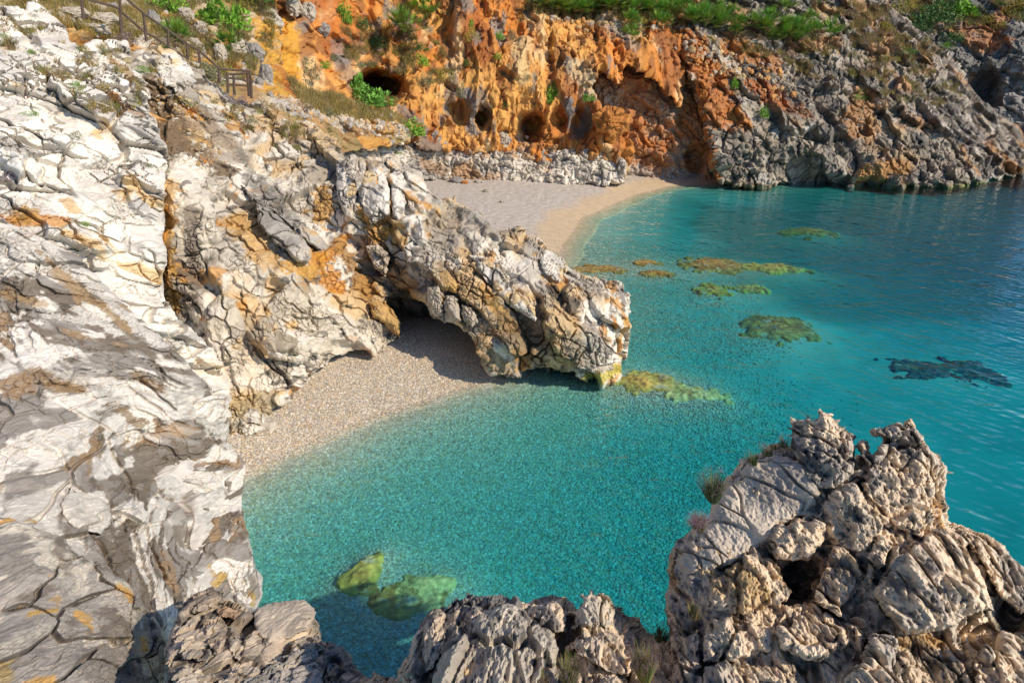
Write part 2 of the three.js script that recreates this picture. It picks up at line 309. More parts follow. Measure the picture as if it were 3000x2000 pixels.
// the two beaches
tag(part('beach', sheetMesh(-12, 1.5, -32, -15, 0.2, (x, z) => ground(x, z) - (toCove(x, z) > 1.2 ? 0.4 : 0), (x, y, z, c) => { const m = 0.8 + 0.5 * noise(x * 8, y, z * 8); c[0] = 0.42 * m; c[1] = 0.36 * m; c[2] = 0.28 * m; }), SAND, scene), 'small shingle beach in front of the dark cave', 'beach', null, 'structure');
const farGround = (x, z) => {
  const f = toFar(x, z), y = ground(x, z); if (f > 1.5) return y - 0.5;
  const dry = smooth(-1.6, -3.2, f + 0.5 * noise(x * 0.5, 3, z * 0.5));
  return y + dry * (0.05 * fbm(x * 2.1, 0, z * 2.1, 3) - 0.09 * smooth(0.3, 0.62, noise(x * 2.6, 4, z * 1.9)) - 0.05 * smooth(0.2, 0.6, noise(x * 5.1, 4, z * 4))) + 0.004;
};
tag(part('beach', sheetMesh(-20, 24, -70, -38, 0.16, farGround, (x, y, z, c) => {
  const f = toFar(x, z) + 0.5 * noise(x * 0.5, 3, z * 0.5), grit = smooth(-1.3, -3, f), m = 0.92 + 0.25 * fbm(x * 2, 7, z * 2, 3) + 0.3 * grit * noise(x * 6, 1, z * 6);
  c[0] = mix(0.58, 0.5, grit) * m; c[1] = mix(0.44, 0.44, grit) * m; c[2] = mix(0.28, 0.385, grit) * m;
}), SAND, scene), 'wide pale sand and gravel beach under the orange cliff', 'beach', null, 'structure');
scene.children[scene.children.length - 1].name = 'beach_001';

// shingle: loose pebbles on the cove beach and on the floor of the shallows before it
{
  const r = rng(11), stone = new THREE.IcosahedronGeometry(1, 0), M = new THREE.Matrix4(), q = new THREE.Quaternion(), e = new THREE.Euler(), s = new THREE.Vector3(), p = new THREE.Vector3(), col = new THREE.Color();
  const tints = [[0.6, 0.52, 0.42], [0.5, 0.42, 0.32], [0.66, 0.59, 0.5], [0.4, 0.31, 0.22], [0.34, 0.3, 0.26], [0.54, 0.39, 0.23], [0.46, 0.43, 0.39], [0.6, 0.5, 0.36]];
  const lay = (name, count, label, pickAt, size, wetness) => {
    const mesh = new THREE.InstancedMesh(stone, new THREE.MeshStandardMaterial({ name: 'pebble', roughness: 0.8, flatShading: true }), count);
    mesh.name = name; mesh.castShadow = mesh.receiveShadow = true;
    let n = 0;
    for (let tries = 0; n < count && tries < count * 6; tries++) {
      const [x, z] = pickAt(r), y = pickAt.height(x, z); if (y === null) continue;
      const k = size * (0.55 + 0.9 * r() * r());
      M.compose(p.set(x, y + k * 0.12, z), q.setFromEuler(e.set(r() * 0.7 - 0.35, r() * 6.3, r() * 0.7 - 0.35)), s.set(k * (0.9 + 0.5 * r()), k * (0.45 + 0.25 * r()), k * (0.7 + 0.4 * r())));
      mesh.setMatrixAt(n, M);
      const t = tints[Math.floor(r() * tints.length)], w = (0.8 + 0.45 * r()) * wetness;
      mesh.setColorAt(n, col.setRGB(t[0] * w, t[1] * w, t[2] * w)); n++;
    }
    mesh.count = n; scene.add(tag(mesh, label, 'pebbles', null, 'stuff'));
  };
  const dry = (r) => [mix(-9.5, 0.5, r()), mix(-30, -16, r())];
  dry.height = (x, z) => { const c = toCove(x, z); return c < 0.5 && c > -9 ? ground(x, z) : null; };
  lay('shingle', 90000, 'brown and white pebbles covering the small cove beach', dry, 0.036, 0.95);
  const wet = (r) => { const z = mix(-46, -8, Math.pow(r(), 0.62)), a = -9.5, b = 5 - z * 0.62; return [mix(a, b, Math.min(1, r() * (0.75 + 0.25 * r()))), z]; };
  wet.height = (x, z) => { const c = toCove(x, z); if (c < 0.3 || r() < smooth(-2, 12, x + 3 * noise(x * 0.3, 4, z * 0.3) + 0.1 * (z + 20))) return null; return ground(x, z) - 0.02; };
  lay('sea_bed_pebbles', 400000, 'pebbles on the sea floor off the small beach, seen through the water', wet, 0.045, 0.8);      // wet stones are darker
}

// the sea: a rippled surface over a body of clear water that absorbs red light with depth. The floor lies at the depth it appears to have from above the surface, so the absorption is given per metre of that depth.
{
  const N = 512, data = new Uint8Array(N * N * 4), L = 7.0, h = new Float32Array(N * N);
  const per = (u, v, k, seed, o) => { let s = 0, a = 1; for (let i = 0; i < o; i++) { const t = k * (1 << i), A = 6.2832 * u, B = 6.2832 * v, ra = t / 6.2832; s += a * noise(Math.cos(A) * ra + seed, Math.sin(A) * ra + Math.cos(B) * ra * 1.0, Math.sin(B) * ra + seed * 2.1); a *= 0.5; } return s; };
  const r = rng(5), waves = [];
  for (let i = 0; i < 46; i++) { const k = Math.round(2 + 24 * Math.pow(r(), 1.5)), ang = 1.25 + (r() - 0.5) * 1.9, kx = Math.round(k * Math.cos(ang)), ky = Math.round(k * Math.sin(ang)); waves.push([kx, ky, r() * 6.283, 1 / (Math.hypot(kx, ky) * 0.8 + 3)]); }
  let lo = 1e9, hi = -1e9;
  for (let j = 0; j < N; j++) for (let i = 0; i < N; i++) { const u = i / N, v = j / N; let s = 0; for (const w of waves) s += w[3] * Math.sin(6.2832 * (w[0] * u + w[1] * v) + w[2] + 0.8 * Math.sin(6.2832 * (2 * v + u) + w[2])); s = s + 0.12 * per(u, v, 30, 3.1, 2); h[j * N + i] = s; lo = Math.min(lo, s); hi = Math.max(hi, s); }
  for (let i = 0; i < N * N; i++) { const b = Math.round(255 * (h[i] - lo) / (hi - lo)); data[4 * i] = data[4 * i + 1] = data[4 * i + 2] = b; data[4 * i + 3] = 255; }
  const t = new THREE.DataTexture(data, N, N); t.wrapS = t.wrapT = THREE.RepeatWrapping; t.magFilter = THREE.LinearFilter; t.minFilter = THREE.LinearMipmapLinearFilter; t.generateMipmaps = true; t.needsUpdate = true;
  const water = new THREE.Group(); water.name = 'sea'; tag(water, 'clear turquoise sea filling the cove', 'sea', null, 'structure'); scene.add(water);
  const surf = new THREE.PlaneGeometry(300, 240, 1, 1), uv = surf.attributes.uv;
  for (let i = 0; i < uv.count; i++) uv.setXY(i, uv.getX(i) * 300 / L, uv.getY(i) * 240 / L);
  surf.rotateX(-Math.PI / 2); surf.translate(70, 0, -60);
  const S = part('surface', surf, new THREE.MeshPhysicalMaterial({ name: 'sea surface', color: 0xffffff, transmission: 1, thickness: 0, ior: 1.33, roughness: 0.03, bumpMap: t, bumpScale: 0.075 }), water);
  S.castShadow = false;
  const body = new THREE.BoxGeometry(299, 14, 239); body.translate(70, -7.006, -60);
  const V = part('body', body, new THREE.MeshPhysicalMaterial({ name: 'sea water', color: 0xffffff, transmission: 1, thickness: 14, ior: 1.0, roughness: 0, transparent: true, opacity: 0.001, attenuationColor: new THREE.Color().setRGB(0.6, 0.93, 0.96), attenuationDistance: 0.42 }), water);
  V.castShadow = false;
}

// ───────────────────────── stone colours ─────────────────────────
const frame = (dx, dy, dz, ux = 0.02, uy = 1, uz = 0.05) => { const d = new THREE.Vector3(dx, dy, dz).normalize(), n = new THREE.Vector3(ux, uy, uz), w = n.sub(d.clone().multiplyScalar(n.dot(d))).normalize(), c = d.clone().cross(w); return [d.x, d.y, d.z, w.x, w.y, w.z, c.x, c.y, c.z]; };
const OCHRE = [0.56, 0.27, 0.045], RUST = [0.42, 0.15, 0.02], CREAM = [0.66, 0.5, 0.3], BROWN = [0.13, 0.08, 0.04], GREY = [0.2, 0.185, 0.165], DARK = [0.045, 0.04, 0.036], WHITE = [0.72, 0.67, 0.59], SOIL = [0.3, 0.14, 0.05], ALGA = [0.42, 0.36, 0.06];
// K: list of [colour, frequency, threshold, softness, strength, octaves]; patches of each lie over the ones before
function stone(base, K, o = {}) {
  const B = o.B || LEVEL, st = o.st || [1, 1, 1], sp = o.sp || 6, sa = o.sa ?? 0.16, tint = o.tint ?? 0.22;
  return (x, y, z, c) => {
    const u = (B[0] * x + B[1] * y + B[2] * z) * st[0], v = (B[3] * x + B[4] * y + B[5] * z) * st[1], w = (B[6] * x + B[7] * y + B[8] * z) * st[2];
    let m = 1 - tint / 2 + tint * pick(ids[0], 9) + (o.tint2 ?? 0.12) * (pick(ids[1], 8) - 0.5) + sa * noise(x * sp, y * sp, z * sp) + sa * 0.7 * noise(x * sp * 2.7, y * sp * 2.7, z * sp * 2.7);
    c[0] = base[0] * m; c[1] = base[1] * m; c[2] = base[2] * m;
    for (let i = 0; i < K.length; i++) {
      const k = K[i], f = k[1], n = fbm(u * f + i * 13.7, v * f - i * 7.1, w * f + i * 3.3, k[5] || 4) + (o.byBlock ?? 0.12) * (pick(ids[0], 20 + i) - 0.5), a = k[4] * smooth(k[2] - k[3], k[2] + k[3], n);
      if (a > 0) { const q = 0.72 + 0.28 * m; c[0] = mix(c[0], k[0][0] * q, a); c[1] = mix(c[1], k[0][1] * q, a); c[2] = mix(c[2], k[0][2] * q, a); }
    }
  };
}

// ───────────────────────── the far cliffs ─────────────────────────
const up = frame(0, 1, 0, 1, 0, 0);
// orange cliff: drip-worn, fluted limestone stained with iron
const orangeRelief = relief([
  { t: 'b', s: [2.6, 5.5, 2.6], B: frame(1, -0.25, 0, 0.2, 1, 0), a: 0.9, tilt: 1.5, g: 0.4, w: 0.05, wf: 0.5, wa: 0.8, mf: 0.3, salt: 11 },
  { t: 'r', f: 0.5, fy: 0.28, a: 0.6, o: 4 }, { t: 'b', s: [0.8, 1.6, 0.8], B: frame(1, -0.3, 0, 0.2, 1, 0), a: 0.45, tilt: 0.8, g: 0.2, w: 0.1, wf: 1.1, wa: 0.35, mf: 0.4, salt: 12 }, { t: 'p', f: 0.45, fy: 0.6, a: 0.6, lo: 0.32 }, { t: 'f', f: 1.6, fy: 0.3, a: 0.26, o: 3 }, { t: 'r', f: 1.7, a: 0.14, o: 2 }]);
const ORANGE = [0.54, 0.2, 0.034];
const orangeStone = stone(ORANGE, [[[0.6, 0.31, 0.08], 0.16, 0.02, 0.16, 0.9], [[0.66, 0.45, 0.22], 0.4, 0.14, 0.1, 0.85], [[0.33, 0.1, 0.02], 0.3, 0.13, 0.1, 0.9], [[0.26, 0.1, 0.03], 0.8, 0.12, 0.08, 0.8], [[0.2, 0.17, 0.14], 0.5, 0.2, 0.05, 0.8]], { st: [1.2, 0.45, 1.2], sp: 2.2, sa: 0.2, tint: 0.3 });
const cliffO = thing('orange_cliff', 'tall orange iron-stained limestone cliff with small caves above the wide beach', 'cliff');
const GREYBLUE = [0.2, 0.2, 0.2];
const gOrange = body({
  o: [740, -240, 2110, -240, 2050, 20, 2012, 120, 2014, 240, 1995, 310, 1955, 285, 1930, 240, 1895, 222, 1860, 196, 1834, 191, 1825, 217, 1804, 249, 1790, 232, 1778, 213, 1757, 208, 1740, 235, 1728, 262, 1757, 298, 1778, 332, 1808, 345, 1834, 370, 1838, 400, 1852, 436, 1850, 480, 1500, 470, 1200, 440, 900, 400, 770, 330],
  p: [740, -240, 66, 740, 0, 55, 790, 150, 50, 800, 300, 47, 900, 0, 58, 900, 200, 53, 880, 330, 48, 1000, -240, 74, 1000, 0, 61, 1000, 150, 58, 1000, 250, 55.5, 1020, 380, 53, 1150, 60, 64, 1150, 250, 58.5, 1150, 340, 57, 1300, -240, 80, 1300, 0, 66.5, 1300, 120, 63.5, 1320, 260, 60.8, 1320, 380, 60.5, 1500, -200, 82, 1500, 20, 68, 1500, 120, 65, 1500, 250, 62, 1500, 420, 61.5, 1650, 20, 72, 1650, 130, 66, 1650, 220, 62.8, 1650, 350, 62.2, 1700, 460, 62, 1750, 180, 63, 1740, 280, 62.7, 1810, 400, 61.5, 1840, 460, 61.8, 1850, 150, 64.5, 1900, 0, 76, 1900, 120, 67, 1950, 230, 66, 2000, 100, 70.5, 2050, -200, 86, 2030, 330, 65, 2070, 470, 63.6],
  step: 2.9, E: 26, T: 0.6, back: 4, rows: 6, jag: 10, nr: 5, h: orangeRelief, c: orangeStone,
  dents: [[1115, 262, 62, 11, 2.6], [1085, 245, 40, 5, 1.6], [1560, 372, 34, 5, 1.3], [1412, 345, 20, 4, 0.5], [1120, 80, 85, 2.2, 0.6], [1270, 40, 60, 3, 0.5], [1345, 330, 30, 1.6, 1.2], [1640, 350, 22, 1.6, 0.5], [1700, 365, 28, 1.6, 0.6], [1500, 90, 26, 1.1, 0.6], [1330, 170, 50, 1.4, 0.5], [1625, 190, 30, 1.2, 0.7]],
  stains: [[1370, 270, 1385, 380, 22, GREYBLUE, 0.9], [1395, 300, 1400, 360, 14, GREYBLUE, 0.8], [1665, 300, 1672, 360, 17, GREYBLUE, 0.95], [1690, 330, 1690, 385, 14, GREYBLUE, 0.8], [1175, 320, 1215, 350, 18, GREYBLUE, 0.7], [1790, 60, 1850, 120, 34, [0.4, 0.33, 0.25], 0.8], [1690, 200, 1730, 260, 40, [0.62, 0.47, 0.28], 0.8], [1520, 120, 1530, 220, 26, [0.68, 0.47, 0.22], 0.8], [1450, 60, 1470, 110, 20, [0.3, 0.27, 0.24], 0.8], [1000, 20, 1010, 120, 60, [0.55, 0.15, 0.016], 0.7], [830, 60, 850, 220, 34, [0.7, 0.34, 0.03], 0.9], [1160, 20, 1180, 60, 40, [0.26, 0.22, 0.19], 0.8], [1000, 130, 1020, 230, 26, [0.26, 0.23, 0.2], 0.6]],
});
part('face', gOrange, ROCK, cliffO);
const recessRelief = relief([{ t: 'b', s: [3, 1.1, 2], B: frame(0.75, -0.65, 0.1), a: 0.7, tilt: 0.9, g: 0.3, w: 0.12, wf: 0.4, wa: 0.8, salt: 21 }, { t: 'r', f: 0.5, a: 0.5, o: 4 }, { t: 'b', s: [0.8, 0.8, 0.8], a: 0.25, tilt: 0.4, g: 0.18, w: 0.14, wf: 0.8, wa: 0.4, salt: 22 }, { t: 'f', f: 2, a: 0.25, o: 3 }]);
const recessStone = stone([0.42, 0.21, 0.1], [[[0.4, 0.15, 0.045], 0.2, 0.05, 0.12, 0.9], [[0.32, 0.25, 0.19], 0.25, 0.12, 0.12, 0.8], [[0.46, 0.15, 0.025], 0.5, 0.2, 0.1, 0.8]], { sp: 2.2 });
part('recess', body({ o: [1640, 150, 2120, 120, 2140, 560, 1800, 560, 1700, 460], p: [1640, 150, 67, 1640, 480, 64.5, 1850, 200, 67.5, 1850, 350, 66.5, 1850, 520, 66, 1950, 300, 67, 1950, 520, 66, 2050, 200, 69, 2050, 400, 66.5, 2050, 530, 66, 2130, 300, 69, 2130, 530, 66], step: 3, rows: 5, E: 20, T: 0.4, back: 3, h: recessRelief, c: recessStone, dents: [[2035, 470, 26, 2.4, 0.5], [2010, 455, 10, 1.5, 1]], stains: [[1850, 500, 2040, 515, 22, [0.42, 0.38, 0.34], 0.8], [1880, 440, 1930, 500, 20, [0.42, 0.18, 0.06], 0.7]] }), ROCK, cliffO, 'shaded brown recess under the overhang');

// grey cliff on the far side of the bay
const karst = relief([
  { t: 'b', s: [3.4, 2.1, 2.4], B: frame(0.62, -0.75, 0.1), a: 1.2, tilt: 2.0, g: 0.45, w: 0.06, wf: 0.4, wa: 0.9, salt: 31 }, { t: 'b', s: [0.75, 1.1, 0.75], B: frame(0.4, -0.85, 0.2), a: 0.3, tilt: 0.55, g: 0.2, w: 0.1, wf: 0.8, wa: 0.5, salt: 32 },
  { t: 'r', f: 0.35, a: 0.6, o: 4 }, { t: 'f', f: 2.4, a: 0.18, o: 3 }, { t: 'p', f: 0.9, a: 0.35, lo: 0.2 }]);
const greyStone = stone([0.26, 0.21, 0.155], [[[0.38, 0.32, 0.245], 0.35, 0.05, 0.14, 0.8], [[0.11, 0.098, 0.088], 0.5, 0.08, 0.12, 0.75], [[0.4, 0.2, 0.07], 0.16, 0.13, 0.08, 0.75], [[0.05, 0.047, 0.045], 1.1, 0.2, 0.08, 0.7], [[0.47, 0.41, 0.34], 0.9, 0.24, 0.08, 0.8]], { sp: 2.4, sa: 0.22, tint: 0.4, tint2: 0.25, byBlock: 0.3 });
const cliffG = thing('grey_cliff', 'rugged grey limestone headland dropping into the sea across the bay', 'cliff');
const gGrey = body({
  o: [2090, -240, 2520, -240, 2590, -40, 2610, 15, 2650, 55, 2705, 100, 2765, 140, 2800, 182, 2832, 235, 2860, 275, 2905, 322, 2960, 350, 3010, 385, 3090, 420, 3090, 528, 2950, 526, 2900, 530, 2860, 545, 2760, 556, 2640, 552, 2500, 548, 2400, 552, 2300, 550, 2235, 557, 2150, 553, 2105, 545, 2090, 500, 2075, 430, 2045, 330, 2012, 230, 1995, 120, 2020, 30],
  p: [1995, 120, 69, 2010, 200, 67, 2060, 380, 64.5, 2090, 530, 62.6, 2060, 0, 76, 2100, -220, 92, 2150, 100, 72.5, 2150, 250, 67, 2150, 400, 64, 2160, 550, 62.4, 2300, -200, 92, 2300, 0, 80, 2300, 130, 73, 2300, 280, 67.5, 2300, 430, 64, 2300, 545, 62.8, 2450, 0, 82, 2450, 150, 74, 2450, 300, 68.5, 2450, 430, 65, 2450, 545, 63, 2600, 0, 88, 2600, 150, 76.5, 2600, 300, 70, 2600, 450, 65, 2620, 550, 62.4, 2750, 180, 81, 2750, 300, 73, 2750, 450, 66, 2750, 553, 62.6, 2850, 300, 77, 2870, 420, 70, 2860, 540, 64.4, 2960, 380, 78, 2960, 520, 68, 3080, 430, 84, 3080, 520, 70],
  step: 2.9, E: 22, T: 1.0, back: 5, rows: 6, jag: 9, nr: 5, h: karst, c: greyStone,
  dents: [[2420, 535, 70, 2.4, 8], [2560, 545, 60, 2, 8], [2310, 300, 30, 1.2, 0.7], [2330, 520, 40, 1.5, 0.5], [2520, 390, 30, 1.3, 1]],
  stains: [[2030, 130, 2110, 330, 55, [0.5, 0.17, 0.03], 0.9], [2040, 320, 2090, 520, 26, [0.5, 0.16, 0.025], 0.95], [2150, 140, 2260, 180, 45, [0.45, 0.17, 0.035], 0.8], [2210, 250, 2290, 290, 38, [0.42, 0.13, 0.03], 0.9], [2150, 330, 2180, 360, 26, [0.55, 0.2, 0.03], 0.85], [2260, 300, 2360, 330, 30, [0.36, 0.14, 0.04], 0.7], [2540, 510, 2650, 480, 34, [0.5, 0.26, 0.08], 0.9], [2560, 430, 2680, 460, 30, [0.44, 0.3, 0.17], 0.7], [2640, 390, 2600, 360, 26, [0.48, 0.36, 0.22], 0.7], [2820, 430, 2865, 510, 12, [0.48, 0.27, 0.12], 0.9], [2400, 20, 2450, 30, 26, [0.55, 0.34, 0.14], 0.8], [2830, 200, 2850, 240, 16, [0.6, 0.53, 0.42], 0.8], [2100, 545, 2860, 552, 9, [0.16, 0.13, 0.05], 0.8], [2770, 552, 2900, 534, 8, [0.3, 0.27, 0.09], 0.9]],
});
part('face', gGrey, ROCK, cliffG);
const cliffH = thing('grey_cliff', 'more distant dark grey rock slope with bushes, behind the headland', 'cliff');
const gFar = body({ o: [2480, -260, 3120, -260, 3120, 560, 2900, 560, 2800, 420, 2600, 200], p: [2500, -240, 120, 2600, 0, 100, 2600, 200, 88, 2800, -200, 118, 2800, 0, 98, 2800, 150, 91, 2850, 260, 88, 2900, 560, 72, 2950, 330, 85, 3000, -200, 114, 3000, 0, 95, 3000, 200, 87, 3000, 420, 80, 3100, 540, 72, 3100, 100, 90], step: 3.2, rows: 5, E: 20, T: 0.3, back: 2, h: karst, c: stone([0.2, 0.185, 0.165], [[[0.3, 0.275, 0.24], 0.35, 0.05, 0.14, 0.8], [[0.09, 0.085, 0.08], 0.5, 0.05, 0.12, 0.75], [[0.36, 0.15, 0.05], 0.12, 0.2, 0.06, 0.8]], { sp: 2.4, sa: 0.22, tint: 0.4, tint2: 0.25, byBlock: 0.3 }), dents: [[2880, 280, 40, 3, 0.6]], stains: [[2860, 230, 2890, 300, 26, [0.4, 0.16, 0.05], 0.8]] });
part('face', gFar, ROCK, cliffH);

// ledge of pale cemented rubble along the back of the wide beach
const rubble = relief([{ t: 'b', s: [0.95, 0.85, 0.95], a: 0.4, tilt: 0.5, g: 0.22, w: 0.12, wf: 0.6, wa: 0.5, dome: 0.12, salt: 41 }, { t: 'b', s: [0.4, 0.4, 0.4], a: 0.14, tilt: 0.2, g: 0.1, w: 0.14, wf: 1.2, wa: 0.25, dome: 0.05, salt: 42 }, { t: 'r', f: 0.4, a: 0.4, o: 3 }, { t: 'f', f: 3, a: 0.1, o: 2 }]);
const rubbleStone = stone([0.5, 0.44, 0.36], [[[0.66, 0.6, 0.51], 0.5, 0.06, 0.12, 0.8], [[0.26, 0.235, 0.21], 0.35, 0.12, 0.1, 0.8], [[0.4, 0.22, 0.09], 0.25, 0.15, 0.1, 0.8]], { sp: 3, sa: 0.2, tint: 0.4, byBlock: 0.35 });
const ledge = thing('rock_ledge', 'low ledge of pale rubbly rock along the back of the wide beach', 'ledge');
const gLedge = body({
  o: [860, 285, 930, 300, 1010, 335, 1100, 375, 1190, 392, 1290, 396, 1420, 405, 1560, 415, 1700, 418, 1790, 408, 1845, 428, 1853, 470, 1848, 505, 1836, 540, 1760, 544, 1600, 546, 1450, 546, 1330, 544, 1260, 530, 1180, 540, 1000, 520, 880, 450, 820, 360],
  p: [860, 290, 44, 900, 340, 41, 880, 430, 38, 1000, 360, 48, 1000, 450, 45, 1100, 385, 54, 1100, 480, 51, 1200, 395, 59.5, 1200, 450, 57.5, 1200, 530, 57, 1350, 400, 62.5, 1350, 440, 61, 1350, 480, 60.6, 1350, 528, 60.4, 1500, 410, 63.2, 1500, 445, 61.6, 1500, 528, 60.8, 1700, 415, 63.5, 1700, 450, 61.8, 1700, 528, 61, 1830, 425, 62.8, 1840, 480, 61.3, 1830, 526, 61.2],
  step: 2.6, rows: 6, E: 16, T: 0.5, back: 3, jag: 6, h: rubble, c: rubbleStone,
  stains: [[900, 320, 1180, 400, 42, [0.4, 0.24, 0.11], 0.6], [1200, 405, 1500, 418, 16, [0.5, 0.26, 0.07], 0.75], [1500, 420, 1800, 425, 16, [0.5, 0.24, 0.05], 0.8], [1250, 480, 1300, 500, 22, [0.42, 0.24, 0.1], 0.6], [1840, 440, 1845, 510, 12, [0.5, 0.33, 0.12], 0.8], [960, 360, 1100, 430, 30, [0.34, 0.25, 0.16], 0.6]],
});
part('face', gLedge, ROCK, ledge);

// hillside with the path and the fence
const hillRelief = relief([{ t: 'b', s: [1.3, 1.1, 1.3], a: 0.5, tilt: 0.6, g: 0.22, w: 0.14, wf: 0.4, wa: 0.6, dome: 0.2, mf: 0.25, salt: 51 }, { t: 'b', s: [0.55, 0.5, 0.5], a: 0.25, tilt: 0.4, g: 0.14, w: 0.1, wf: 1, wa: 0.3, mf: 0.5, salt: 52 }, { t: 'f', f: 0.35, a: 0.8, o: 3 }, { t: 'f', f: 2.2, a: 0.2, o: 3 }]);
const hillStone = stone([0.36, 0.21, 0.085], [[[0.52, 0.42, 0.28], 0.28, 0.05, 0.1, 0.9], [[0.5, 0.25, 0.05], 0.2, 0.13, 0.1, 0.8], [[0.24, 0.2, 0.08], 0.5, 0.12, 0.12, 0.7], [[0.5, 0.46, 0.4], 0.45, 0.2, 0.07, 0.85]], { sp: 3, sa: 0.3, tint: 0.45, tint2: 0.3, byBlock: 0.4 });
const gHill = body({
  o: [-90, -240, 800, -240, 815, 40, 830, 180, 850, 250, 900, 275, 990, 290, 1080, 320, 1180, 350, 1230, 385, 1150, 430, 1000, 450, 850, 450, 500, 420, 300, 330, -90, 300],
  p: [-80, -200, 62, -80, 0, 33, -80, 250, 24, 100, -200, 60, 100, 20, 33, 100, 120, 28.5, 250, -200, 60, 250, 20, 35, 250, 100, 31.5, 300, 250, 28, 400, -200, 62, 400, 0, 42, 400, 60, 37, 400, 130, 33, 550, -200, 66, 550, 0, 46, 550, 100, 40, 550, 180, 35, 650, 0, 50, 650, 100, 44, 650, 200, 38.5, 700, 290, 36, 760, -200, 66, 780, 50, 51, 780, 150, 47, 780, 230, 41.5, 850, 300, 39, 900, 300, 42.5, 900, 380, 38, 1000, 310, 48, 1000, 430, 44, 1100, 340, 53, 1200, 370, 57],
  step: 3.1, rows: 5, E: 16, T: 0.4, back: 2, jag: 7, h: hillRelief, c: hillStone,
  stains: [[780, 80, 815, 260, 40, [0.66, 0.34, 0.035], 0.9], [640, 190, 740, 170, 34, [0.6, 0.32, 0.05], 0.8], [690, 130, 740, 170, 20, [0.45, 0.39, 0.31], 0.8], [850, 260, 1050, 320, 30, [0.42, 0.27, 0.09], 0.8], [880, 320, 1000, 350, 24, [0.4, 0.26, 0.13], 0.8], [120, 30, 330, 60, 40, [0.45, 0.28, 0.06], 0.7], [820, 200, 860, 270, 26, [0.5, 0.16, 0.02], 0.8]],
});
tag(part('hillside', gHill, ROCK, scene), 'dry grassy slope with rocks and a footpath above the cove', 'hillside', null, 'structure');

// ───────────────────────── the headland with the arch and the cave ─────────────────────────
const dipD = frame(0.66, -0.74, 0.1);       // beds plunge to the right
const archRelief = relief([
  { t: 'b', s: [2.2, 0.95, 1.4], B: dipD, a: 0.75, tilt: 1.15, g: 0.4, w: 0.04, wf: 0.7, wa: 0.4, mf: 0.35, salt: 61 },
  { t: 'b', s: [0.75, 0.42, 0.6], B: dipD, a: 0.16, tilt: 0.32, g: 0.19, w: 0.06, wf: 1.3, wa: 0.22, mf: 0.5, salt: 62 },
  { t: 'r', f: 0.55, a: 0.22, o: 3 }, { t: 'f', f: 2.5, a: 0.1, o: 4 }, { t: 'b', s: [0.24, 0.16, 0.2], B: dipD, a: 0.04, tilt: 0.07, g: 0.1, w: 0.1, wf: 2.5, wa: 0.1, mf: 0.9, salt: 63 }]);
const archStone = stone([0.55, 0.49, 0.4], [[[0.68, 0.62, 0.53], 0.45, 0.05, 0.1, 0.85, 5], [[0.54, 0.34, 0.12], 0.4, 0.1, 0.08, 0.7, 5], [[0.3, 0.25, 0.19], 0.7, 0.12, 0.09, 0.75, 5], [[0.5, 0.24, 0.04], 0.9, 0.26, 0.06, 0.8, 5], [[0.1, 0.085, 0.07], 3.2, 0.2, 0.06, 0.75]], { sp: 7, sa: 0.18, tint: 0.28, byBlock: 0.22 });
const arch = thing('rock_arch', 'pale limestone headland with an arch and a dark cave behind the shingle cove', 'rock arch');
const O1 = [0.62, 0.34, 0.07], O2 = [0.62, 0.27, 0.03], B1 = [0.2, 0.13, 0.07];
const kArch = fit([400, 170, 31, 390, 350, 27, 430, 520, 25, 430, 750, 23.5, 440, 980, 22, 500, 160, 32, 500, 300, 28.5, 500, 450, 25.2, 530, 600, 23.6, 500, 750, 22.8, 540, 950, 21.5, 600, 220, 33, 600, 380, 28.6, 600, 520, 25.6, 620, 700, 23, 620, 900, 21.6, 640, 1100, 20.3, 700, 310, 33, 700, 420, 30, 720, 560, 26.6, 740, 700, 23.8, 740, 900, 21.8, 740, 1100, 20.4, 740, 1250, 19.4, 850, 365, 33.2, 850, 470, 30, 850, 620, 26.5, 850, 720, 24.3, 860, 860, 22.8, 860, 1000, 21.4, 850, 1150, 20.5, 930, 380, 33, 960, 500, 29.5, 950, 700, 26, 950, 790, 24, 960, 900, 23.4, 970, 1020, 22.8, 1050, 480, 29.5, 1050, 600, 27.2, 1060, 700, 26.8, 1060, 800, 26, 1060, 900, 25, 1060, 1010, 24, 1150, 480, 30, 1160, 600, 27, 1160, 720, 26.4, 1170, 850, 25.6, 1160, 960, 25.2, 1240, 560, 29, 1260, 680, 26.6, 1260, 780, 25.4, 1250, 880, 24.6, 1360, 610, 28.6, 1360, 720, 26, 1360, 850, 24.4, 1370, 960, 23.4, 1440, 660, 28, 1460, 760, 25.5, 1450, 900, 23.8, 1450, 1010, 23, 1480, 1105, 23.4, 1550, 710, 27.4, 1560, 800, 25, 1560, 940, 23.3, 1560, 1080, 22.8, 1650, 770, 26.8, 1660, 850, 24.6, 1660, 970, 23, 1690, 1100, 22.8, 1750, 815, 26.2, 1760, 900, 24, 1750, 1010, 23, 1750, 1120, 23.3, 1830, 850, 25.6, 1830, 950, 24.3, 1800, 1100, 23.8]);
